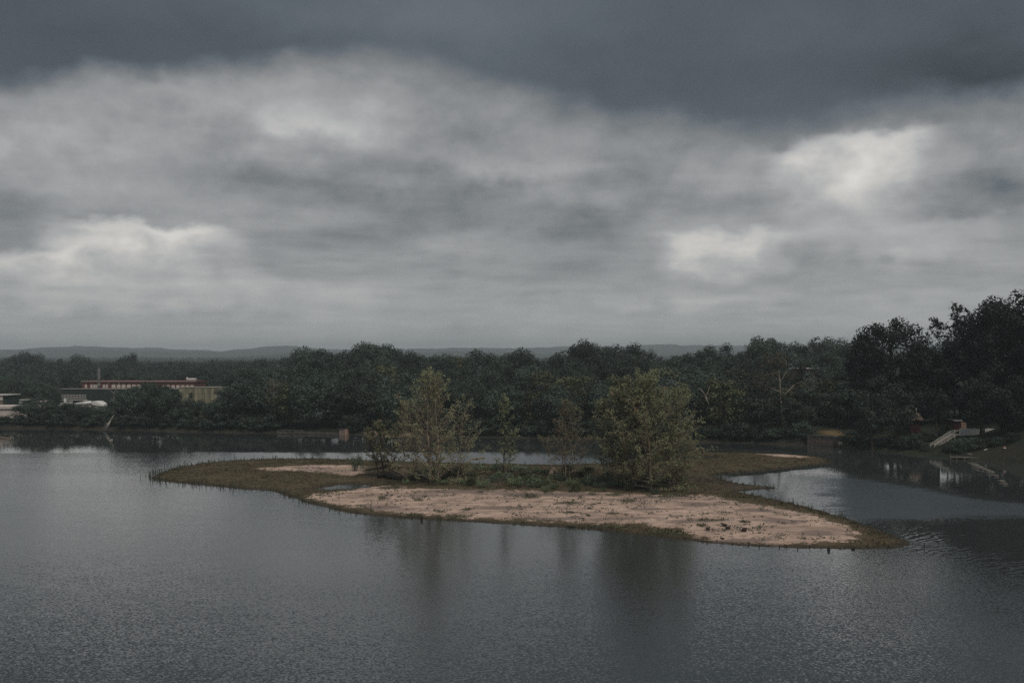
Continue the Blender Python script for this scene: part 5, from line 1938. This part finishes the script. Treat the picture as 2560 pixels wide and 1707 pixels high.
bush_proto('bush_green', dome(16, .22, .36), 420, 0.12, 'leaf_bush', 71, ('leafy green shrub', 'shrub'))
bush_proto('bush_dark', dome(18, .22, .38), 420, 0.12, 'leaf_shrub', 72, ('dark green shrub', 'shrub'))
bush_proto('bush_olive', dome(14, .2, .34), 380, 0.10, 'leaf_olive', 73, ('olive grassy shrub', 'shrub'), 500)
SHRUBS = [(1440, 1228, 34, 17, 'bush_olive'), (1574, 1227, 26, 13, 'bush_olive'), (1633, 1236, 22, 15, 'bush_dark'), (1479, 1212, 30, 22, 'bush_dark'), (1500, 1218, 30, 13, 'bush_dark'),
          (1535, 1216, 36, 15, 'bush_dark'), (1590, 1214, 40, 18, 'bush_dark'), (1452, 1208, 24, 13, 'bush_green'), (1425, 1213, 30, 16, 'bush_green'), (1402, 1200, 24, 11, 'bush_dark'),
          (1352, 1216, 46, 22, 'bush_green'), (1318, 1216, 46, 23, 'bush_green'), (1286, 1212, 34, 17, 'bush_green'), (1270, 1200, 28, 17, 'bush_dark'), (1232, 1204, 26, 18, 'bush_dark'),
          (1208, 1218, 30, 17, 'bush_green'), (1178, 1213, 30, 14, 'bush_olive'), (1158, 1208, 22, 12, 'bush_green'), (1215, 1178, 32, 15, 'bush_green'), (1193, 1174, 26, 12, 'bush_green'),
          (1240, 1174, 26, 14, 'bush_dark'), (1300, 1180, 44, 16, 'bush_dark'), (1334, 1182, 34, 14, 'bush_green'), (1362, 1184, 30, 13, 'bush_green'), (1388, 1196, 28, 14, 'bush_dark'),
          (1104, 1210, 34, 12, 'bush_green'), (1014, 1210, 14, 12, 'bush_green'), (1068, 1196, 40, 24, 'bush_dark'), (1118, 1198, 38, 22, 'bush_olive'), (1040, 1200, 30, 18, 'bush_olive'),
          (1145, 1194, 32, 20, 'bush_olive'), (1364, 1228, 20, 13, 'bush_green'), (1386, 1222, 22, 15, 'bush_green'), (1510, 1204, 36, 16, 'bush_dark'), (1560, 1206, 44, 20, 'bush_dark'),
          (1610, 1206, 40, 18, 'bush_dark'), (887, 1176, 30, 34, 'bush_dark'), (1310, 1197, 30, 12, 'bush_olive'), (1340, 1198, 30, 12, 'bush_dark'), (1180, 1192, 30, 12, 'bush_green'), (1255, 1190, 26, 12, 'bush_green'),
          (1510, 1228, 14, 9, 'bush_green'), (1665, 1206, 34, 14, 'bush_olive'), (1720, 1214, 22, 8, 'bush_olive'), (1420, 1178, 40, 12, 'bush_olive'), (1470, 1182, 44, 12, 'bush_olive'), (1450, 1192, 30, 10, 'bush_olive')]


def szone(px, py):
    if px < 920:
        return 'alone on the left sand near the pool'
    if px < 1030:
        return 'under the slender tree'
    if px < 1170:
        return 'at the foot of the twin-trunk sycamore'
    if px < 1300:
        return 'around the slim tree' if py > 1185 else 'behind the slim tree by the far shore'
    if px < 1376:
        return 'on the sand edge between the slim and russet trees' if py > 1205 else 'behind, between the slim and russet trees'
    if px < 1470:
        return 'by the foot of the russet tree'
    if px < 1650:
        return 'below the big sycamores'
    return 'by the young sycamore'


sh_l = []
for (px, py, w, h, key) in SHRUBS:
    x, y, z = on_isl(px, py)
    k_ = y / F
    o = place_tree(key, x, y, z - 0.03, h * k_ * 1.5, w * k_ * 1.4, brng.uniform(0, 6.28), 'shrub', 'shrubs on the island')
    lab = f"{PROTO[key]['look']} {szone(px, py)}"
    if (px, py) == (1440, 1228):
        o['label'] = 'round olive shrub standing out on the sand below the russet tree'
    elif (px, py) == (1574, 1227):
        o['label'] = 'small round olive tussock on the sand below the forked sycamore'
    elif (px, py) == (1633, 1236):
        o['label'] = 'dark tuft at the very foot of the white sycamore trunk'
    else:
        sh_l.append((o, lab, px))
uniquify(sh_l)


def build_grass():
    rng = np.random.default_rng(31)
    n = 172000
    x = rng.uniform(-74, 76, n)
    y = rng.uniform(110, 238, n)
    sd = isl_sd(x, y)
    veg = veg_mask(x, y)
    pat = patch_mask(x, y)
    dens = np.clip((veg - 0.35) * 1.6, 0, 1) * 0.55 * (0.35 + np.clip(0.7 + 1.8 * vn(x * 0.25, y * 0.25), 0, 1)) + 0.9 * np.clip(pat - .2, 0, 1) * np.clip(0.6 + 2 * vn2(x * 1.1, y * 1.1), 0, 1)
    mx, my = MOUND[0]
    core = np.exp(-((x - mx) / 16) ** 2 - ((y - my) / 9) ** 2)
    ok = (sd > 0.1) & (rng.random(n) < dens)
    x, y, pat, core, sd = x[ok], y[ok], pat[ok], core[ok], sd[ok]
    z = isl_z(x, y)
    h = rng.uniform(0.05, 0.16, len(x)) + 0.14 * (pat > .3) * rng.random(len(x)) + 0.45 * core * rng.random(len(x))
    h += 0.30 * (vn2(x * 0.9 + 7, y * 0.9) > 0.22) * rng.random(len(x))
    edge = np.exp(-((sd - 0.6) / 0.9) ** 2)
    h += np.where(y < 150, 0.07, 0.20) * edge * rng.random(len(x)) ** 2
    V, FF, T = [], [], []
    m_ = len(x)
    for k in range(3):
        q = rng.uniform(0, 2 * pi, m_)
        ln = rng.uniform(0, .6, m_) * h
        bx_ = x + rng.normal(size=m_) * 0.12
        by_ = y + rng.normal(size=m_) * 0.12
        w_ = 0.03 + 0.05 * rng.random(m_)
        a = np.stack([bx_ - np.cos(q) * w_, by_ - np.sin(q) * w_, z - 0.02], -1)
        b_ = np.stack([bx_ + np.cos(q) * w_, by_ + np.sin(q) * w_, z - 0.02], -1)
        t = np.stack([bx_ + np.sin(q) * ln, by_ + np.cos(q) * ln, z + h * rng.uniform(.7, 1.2, m_)], -1)
        V.append(np.stack([a, b_, t], 1).reshape(-1, 3))
        T.append(np.repeat(np.clip(rng.normal(.4, .25, m_), 0, 1), 3))
    v = np.concatenate(V)
    f = np.arange(len(v)).reshape(-1, 3)
    me = mesh_np('grass', v, f, MATS['leaf_grass'], {'tint': np.concatenate(T)})
    kind(link('grass', me), 'stuff')
    # low leafy weeds dotted over the sand
    n = 9000
    x = rng.uniform(-60, 52, n)
    y = rng.uniform(112, 200, n)
    s = veg_mask(x, y)
    cl = np.clip(vn(x * 0.22, y * 0.3) * 2.6 + 0.15, 0, 1)
    ok = (s < 0.5) & (isl_sd(x, y) > 1) & (rng.random(n) < 0.7 * cl + 0.12)
    x, y = x[ok], y[ok]
    z = isl_z(x, y)
    C, N_, S_ = [], [], []
    for i in range(len(x)):
        k = rng.integers(5, 16)
        r = rng.uniform(0.07, 0.38)
        C.append(np.stack([x[i] + rng.normal(size=k) * r, y[i] + rng.normal(size=k) * r, z[i] + np.abs(rng.normal(size=k)) * r * 0.5 + 0.02], -1))
        N_.append(rng.normal(size=(k, 3)))
        S_.append(rng.uniform(0.09, 0.26, k))
    c = np.concatenate(C)
    v, f = leaf_quads(c, np.concatenate(N_), np.concatenate(S_), rng, 0.6)
    me = mesh_np('weeds', v, f, MATS['leaf_weed'], {'tint': np.repeat(rng.random(len(c)), 4)})
    kind(link('weeds', me), 'stuff')
    # reeds and stalks standing in the shallows
    L = []
    m_ = len(ISL)
    for i in range(m_):
        a, b_ = ISL[i], ISL[(i + 1) % m_]
        ln = float(np.hypot(*(b_ - a)))
        pxa = ISLAND[i][0]
        pya = ISLAND[i][1]
        d = 1.7
        if pxa < 620:
            d = 3.4
        if pya > 1290:
            d = 0.45
        if pya < 1165 and 900 < pxa < 1650:
            d = .8
        for k in range(int(ln * d + rng.random() * 0.9)):
            p = a + (b_ - a) * rng.random()
            nrm_ = np.array(((b_ - a)[1], -(b_ - a)[0])) / max(ln, 1e-6)
            far = abs(rng.normal()) * (1.0 if pxa > 560 else 2.6)
            L.append((p[0] + nrm_[0] * far * rng.choice([1, -0.3]), p[1] + nrm_[1] * far * rng.choice([1, -0.3]), (rng.uniform(0.22, 0.55) if rng.random() < 0.8 else rng.uniform(.55, 1.0)) * (1.25 if pxa < 620 else (0.55 if pya > 1290 else 1.0))))
    b = []
    for (x_, y_, h_) in L:
        for j in range(2):
            q = rng.uniform(0, pi)
            w_ = rng.uniform(0.025, 0.065)
            lx_, ly_ = rng.normal(size=2) * 0.12 * h_
            ox_, oy_ = rng.normal(size=2) * 0.06
            b += [(x_ + ox_ - cos(q) * w_, y_ + oy_ - sin(q) * w_, -0.2), (x_ + ox_ + cos(q) * w_, y_ + oy_ + sin(q) * w_, -0.2), (x_ + ox_ + lx_ + cos(q) * w_ * .7, y_ + oy_ + ly_ + sin(q) * w_ * .7, h_), (x_ + ox_ + lx_ - cos(q) * w_ * .7, y_ + oy_ + ly_ - sin(q) * w_ * .7, h_)]
    v = np.array(b)
    f = np.arange(len(v)).reshape(-1, 4)
    me = mesh_np('reeds', v, f, MATS['leaf_weed'], {'tint': np.repeat(rng.random(len(f)) * .6, 4)})
    kind(link('reeds', me), 'stuff')


build_grass()


# ------------------------------------------------------------------ driftwood
def log(name, label, pts, mat, knots=0, seed=0, stubs=(), cat='log', group='driftwood on the island'):
    """pts: (px, py, radius, lift) along the log, lying on the island"""
    rng = np.random.default_rng(seed)
    W = []
    for (px, py, r, up) in pts:
        x, y, z = on_isl(px, py)
        W.append((x, y, max(z, 0) + r * 0.6 + up))
    base = np.array(W[0])
    o = thing(name, label, cat, tuple(base), 0, group)
    fine, fr = [], []
    for (p, q), (a, b) in zip(zip(W, W[1:]), zip(pts, pts[1:])):
        for k in range(3):
            t = k / 3
            fine.append(np.array(p) * (1 - t) + np.array(q) * t + rng.normal(size=3) * 0.03 - base)
            fr.append((a[2] * (1 - t) + b[2] * t) * rng.uniform(.85, 1.15))
    fine.append(np.array(W[-1]) - base)
    fr.append(pts[-1][2])
    link('stem', MB().tube(fine, fr, 8).mesh('stem', MATS[mat], True), o)
    for (i, dx, dy, dz, r) in stubs:
        p = fine[min(i, len(fine) - 1)]
        link('branch_stub', MB().tube([p, p + np.array((dx, dy, dz)) * .5, p + np.array((dx, dy, dz)) + (0, 0, .05)], [r, r * .7, r * .3], 5).mesh('branch_stub', MATS[mat], True), o)
    return o


log('driftwood_log', 'long black log lying under the small leaning tree', [(915, 1178, .12, .15), (940, 1173, .20, .15), (965, 1169, .24, .1)], 'driftwood_black', 0, 1, [(4, .5, -.2, .5, .06)])
log('driftwood_log', 'thick dark reddish log behind the small leaning tree', [(972, 1173, .2, .1), (995, 1170, .36, .15), (1017, 1171, .2, .1)], 'driftwood', 0, 2, [(3, .3, .1, .6, .07)])
log('driftwood_log', 'tan broken log sloping down right beside the leaning tree', [(976, 1183, .14, .75), (992, 1188, .2, .5), (1004, 1190, .2, .3), (1016, 1197, .2, 0)], 'driftwood_tan', 0, 3)
log('driftwood_log', 'black root mass of the leaning tree, lying dark on the sand', [(945, 1196, .45, .2), (960, 1192, .6, .3), (978, 1196, .55, .1), (1004, 1200, .25, 0)], 'driftwood_black', 0, 4, [(2, -.6, -.3, .9, .09), (5, .7, -.4, .6, .08), (4, .1, -.5, -.4, .06)])
log('driftwood_log', 'thin curved branch lying on the ground left of the twin trunks', [(1024, 1206, .05, 0), (1045, 1205, .08, 0), (1062, 1202, .07, .05), (1082, 1201, .04, .05)], 'driftwood', 0, 5)
log('driftwood_log', 'pinkish log on the far shore between the sycamore and slim tree', [(1178, 1158, .14, .9), (1195, 1158, .16, .8), (1210, 1158, .22, .75)], 'driftwood_tan', 0, 6, [(6, .05, 0, .55, .09), (5, .5, 0, -1.2, .06), (0, -.1, 0, -1.1, .07)])
log('driftwood_log', 'short tan log in the green scrub left of the slim tree', [(1196, 1183, .05, .15), (1212, 1182, .11, .2), (1228, 1181, .06, .15)], 'driftwood_tan', 0, 7)
log('leaning_log', 'brown log propped up at a slant left of the forked sycamore', [(1493, 1197, .13, 0), (1508, 1197, .16, .65), (1526, 1197, .17, 1.45)], 'driftwood', 0, 8)
log('leaning_log', 'thin pale pole slanting under the propped brown log', [(1496, 1199, .05, 0), (1512, 1198, .06, .4), (1522, 1198, .05, .75)], 'bark_pale', 0, 9)
log('fallen_trunk', 'fallen white sycamore trunk between the big and young sycamores', [(1626, 1199, .12, .55), (1650, 1203, .13, .4), (1672, 1208, .12, .1)], 'bark_white', 0, 10)
log('driftwood_log', 'dark sunken log at the front waterline of the island', [(1416, 1317.5, .07, .05), (1428, 1318, .10, .05), (1439, 1318.5, .06, .03)], 'driftwood_black', 0, 11)
log('driftwood_log', 'thin dark stick on the sand below the resting geese', [(1785, 1334, .035, 0), (1800, 1336, .035, 0)], 'driftwood_black', 0, 12)
log('driftwood_log', 'broken dark roots beside the young sycamore', [(1702, 1212, .09, .1), (1718, 1214, .08, .1), (1735, 1217, .04, 0)], 'driftwood', 0, 13, [(3, .4, -.1, .3, .05)])
log('tree_stump', 'upturned sandy-pink root stump left of the russet tree', [(1377, 1192, .34, .1), (1379, 1190, .42, .65), (1386, 1189, .34, 1.1)], 'driftwood_tan', 0, 14, [(4, .5, 0, .5, .09), (5, -.4, 0, .4, .08), (3, .7, -.1, .2, .08), (6, .2, -.1, .5, .06)], 'stump')
log('driftwood_log', 'jumble of dark roots right of the russet tree foot', [(1424, 1186, .12, .1), (1436, 1182, .14, .35), (1445, 1180, .08, .5)], 'driftwood', 0, 15, [(3, .4, 0, .5, .05), (2, -.2, .1, .5, .05)])
log('driftwood_log', 'dark twig line drawn on the sand left of the geese', [(1690, 1308, .03, 0), (1716, 1304, .04, 0)], 'driftwood_black', 0, 16)

# stakes standing in the shallows
stk = []
for (px, py, h, lab) in ((2310, 1369, .62, 'dark stake standing off the right tip of the island'), (2071, 1376, .35, 'dark stake in the water below the right part of the island'),
                         (1994, 1374, .28, 'thin dark stake in the water, left of the darker one'), (1054, 1300, .55, 'thin stake at the front waterline below the twin-trunk sycamore'),
                         (928, 1282, .40, 'short stake at the front-left waterline'), (2131, 1373, .2, 'low dark stump in the water near the right tip')):
    Yd = depth_on(py)
    o = thing('stake', lab, 'stake', (XX(px, Yd), Yd, 0), 0, 'stakes in the shallows')
    w_ = 0.17 if 'low' in lab else 0.06
    link('shaft', MB().tube([(0, 0, -1), (0.02, 0, h * .6), (0.05, 0, h)], [w_ * 1.1, w_, w_ * .6], 7).mesh('shaft', MATS['driftwood_black']), o)

# floating driftwood on the left water
A_ = P(4, 1096, depth_on(1096))
o = thing('floating_log', 'low dark driftwood lying in the water at the left edge', 'log', (A_[0], A_[1], 0))
link('stem', MB().tube([(-2.5, 0, .05), (0, .2, .22), (1.6, 0, .12), (2.4, -.1, .02)], [.12, .2, .14, .05], 7).mesh('stem', MATS['driftwood_tan'], True), o)
link('branch_stub', MB().tube([(0.3, .2, .25), (.9, .2, .5)], [.07, .03], 5).mesh('branch_stub', MATS['driftwood'], True), o)

# ------------------------------------------------------------------ birds
plain('goose_brown', (0.055, 0.035, 0.026), 0.8, 0.25, 6.0)
plain('goose_black', (0.010, 0.010, 0.010), 0.7, 0.2, 6.0)
plain('goose_white', (0.62, 0.58, 0.53), 0.8, 0.1, 6.0)


def ring_loft(rings, n=12):
    """rings: (x, y, z, half width, half height, material) from tail to bill"""
    v, f, mi = [], [], []
    for i, (x, y, z, w, h, m_) in enumerate(rings):
        p = np.array((x, y, z))
        a = np.array(rings[max(i - 1, 0)][:3])
        b = np.array(rings[min(i + 1, len(rings) - 1)][:3])
        d = b - a
        d /= np.linalg.norm(d)
        s = np.cross((0, 0, 1.0) if abs(d[2]) < 0.97 else (1.0, 0, 0), d)
        s /= np.linalg.norm(s)
        u = np.cross(d, s)
        for k in range(n):
            t = 2 * pi * k / n
            v.append(p + s * cos(t) * w + u * sin(t) * h)
    for i in range(len(rings) - 1):
        for k in range(n):
            k2 = (k + 1) % n
            f.append((i * n + k, i * n + k2, (i + 1) * n + k2, (i + 1) * n + k))
            mi.append(rings[i + 1][5])
    f.append(tuple(range(n))[::-1])
    mi.append(rings[0][5])
    f.append(tuple((len(rings) - 1) * n + k for k in range(n)))
    mi.append(rings[-1][5])
    me = bpy.data.meshes.new('body')
    me.from_pydata([tuple(map(float, q)) for q in v], [], f)
    for m_ in ('goose_brown', 'goose_black', 'goose_white'):
        me.materials.append(MATS[m_])
    me.polygons.foreach_set('material_index', np.array(mi, dtype=np.int32))
    me.polygons.foreach_set('use_smooth', np.ones(len(f), dtype=bool))
    me.update()
    return me


def goose(label, px, py, rz, neck, sc=1.0, wing_up=0.0):
    x, y, z = on_isl(px, py)
    o = thing('goose', label, 'goose', (x, y, z), rz, 'geese resting on the sand')
    o.scale = (sc, sc, sc)
    R = [(-.46, 0, .17, .02, .01, 1), (-.40, 0, .17, .05, .03, 1), (-.30, 0, .17, .10, .08, 2), (-.20, 0, .17, .15, .13, 0), (-.05, 0, .18, .18, .17, 0), (.12, 0, .18, .17, .17, 0),
         (.24, 0, .19, .12, .14, 0), (.31, 0, .22, .08, .10, 2)]
    R += neck
    link('body', ring_loft(R), o)
    for s in (-1, 1):
        b = MB()
        pts = [(.18, .15 * s, .24), (0.0, .19 * s, .26 + wing_up * .5), (-.2, .15 * s, .24 + wing_up), (-.38, .07 * s, .22 + wing_up * 1.4)]
        v, f = [], []
        for i, (a, b2, c_) in enumerate(pts):
            hh2 = [.07, .11, .09, .02][i]
            v += [(a, b2, c_ - hh2), (a, b2 * 1.12, c_), (a, b2 * .75, c_ + hh2 * .7)]
        for i in range(3):
            for k in (0, 1):
                f.append((i * 3 + k, i * 3 + k + 1, (i + 1) * 3 + k + 1, (i + 1) * 3 + k))
        me = bpy.data.meshes.new('wing')
        me.from_pydata(v, [], f)
        me.materials.append(MATS['goose_brown'])
        link('wing', me, o)
    return o


tuck = [(.33, .02, .32, .05, .06, 1), (.28, .06, .40, .05, .05, 1), (.18, .08, .42, .06, .055, 1), (.10, .08, .41, .05, .045, 2), (.03, .08, .38, .025, .02, 1)]
upr = [(.34, 0, .34, .045, .055, 1), (.35, 0, .46, .04, .045, 1), (.36, 0, .56, .05, .05, 1), (.41, 0, .60, .05, .05, 2), (.47, 0, .59, .03, .03, 1), (.54, 0, .57, .015, .012, 1)]
lowh = [(.36, .02, .25, .05, .06, 1), (.44, .04, .27, .045, .05, 1), (.52, .05, .26, .05, .045, 2), (.58, .05, .23, .03, .03, 1), (.63, .05, .21, .012, .012, 1)]
goose('dark goose sitting with tucked head, left of the other three', 1769, 1325, 0.6, tuck, 1.15)
goose('dark goose with white breast, highest up the sand of the four', 1811, 1315.5, 2.9, tuck, 1.1)
goose('black goose showing a white flank patch, middle of the group', 1820, 1322.5, 0.2, tuck, 1.1)
goose('dark goose stretched low with raised wing feathers, right of the group', 1859, 1329, 3.0, lowh, 1.3, 0.10)
x, y, z = on_isl(1806, 1347.5)
o = thing('duck', 'small dark duck crouching at the waterline below the geese', 'duck', (x, y, max(z, 0)), 2.8)
o.scale = (.75, .75, .75)
link('body', ring_loft([(-.4, 0, .15, .02, .01, 0), (-.3, 0, .16, .09, .06, 0), (-.1, 0, .16, .17, .15, 0), (.12, 0, .16, .16, .15, 0), (.25, 0, .2, .09, .1, 0)] + [(.3, 0, .3, .06, .06, 1), (.33, 0, .37, .065, .06, 1), (.4, 0, .37, .04, .035, 1), (.48, 0, .35, .02, .012, 0)]), o)
A_ = P(279, 1100, depth_on(1100))
o = thing('white_bird', 'tiny white water bird swimming below the leaning dead trunks', 'bird', (A_[0], A_[1], 0.0), 0.3)
wb = ring_loft([(-.35, 0, .14, .02, .01, 2), (-.25, 0, .12, .08, .06, 2), (-.05, 0, .1, .13, .12, 2), (.15, 0, .1, .11, .11, 2), (.24, 0, .16, .05, .06, 2), (.27, 0, .27, .04, .04, 2), (.31, 0, .33, .05, .045, 2), (.38, 0, .32, .02, .015, 1)])
link('body', wb, o)
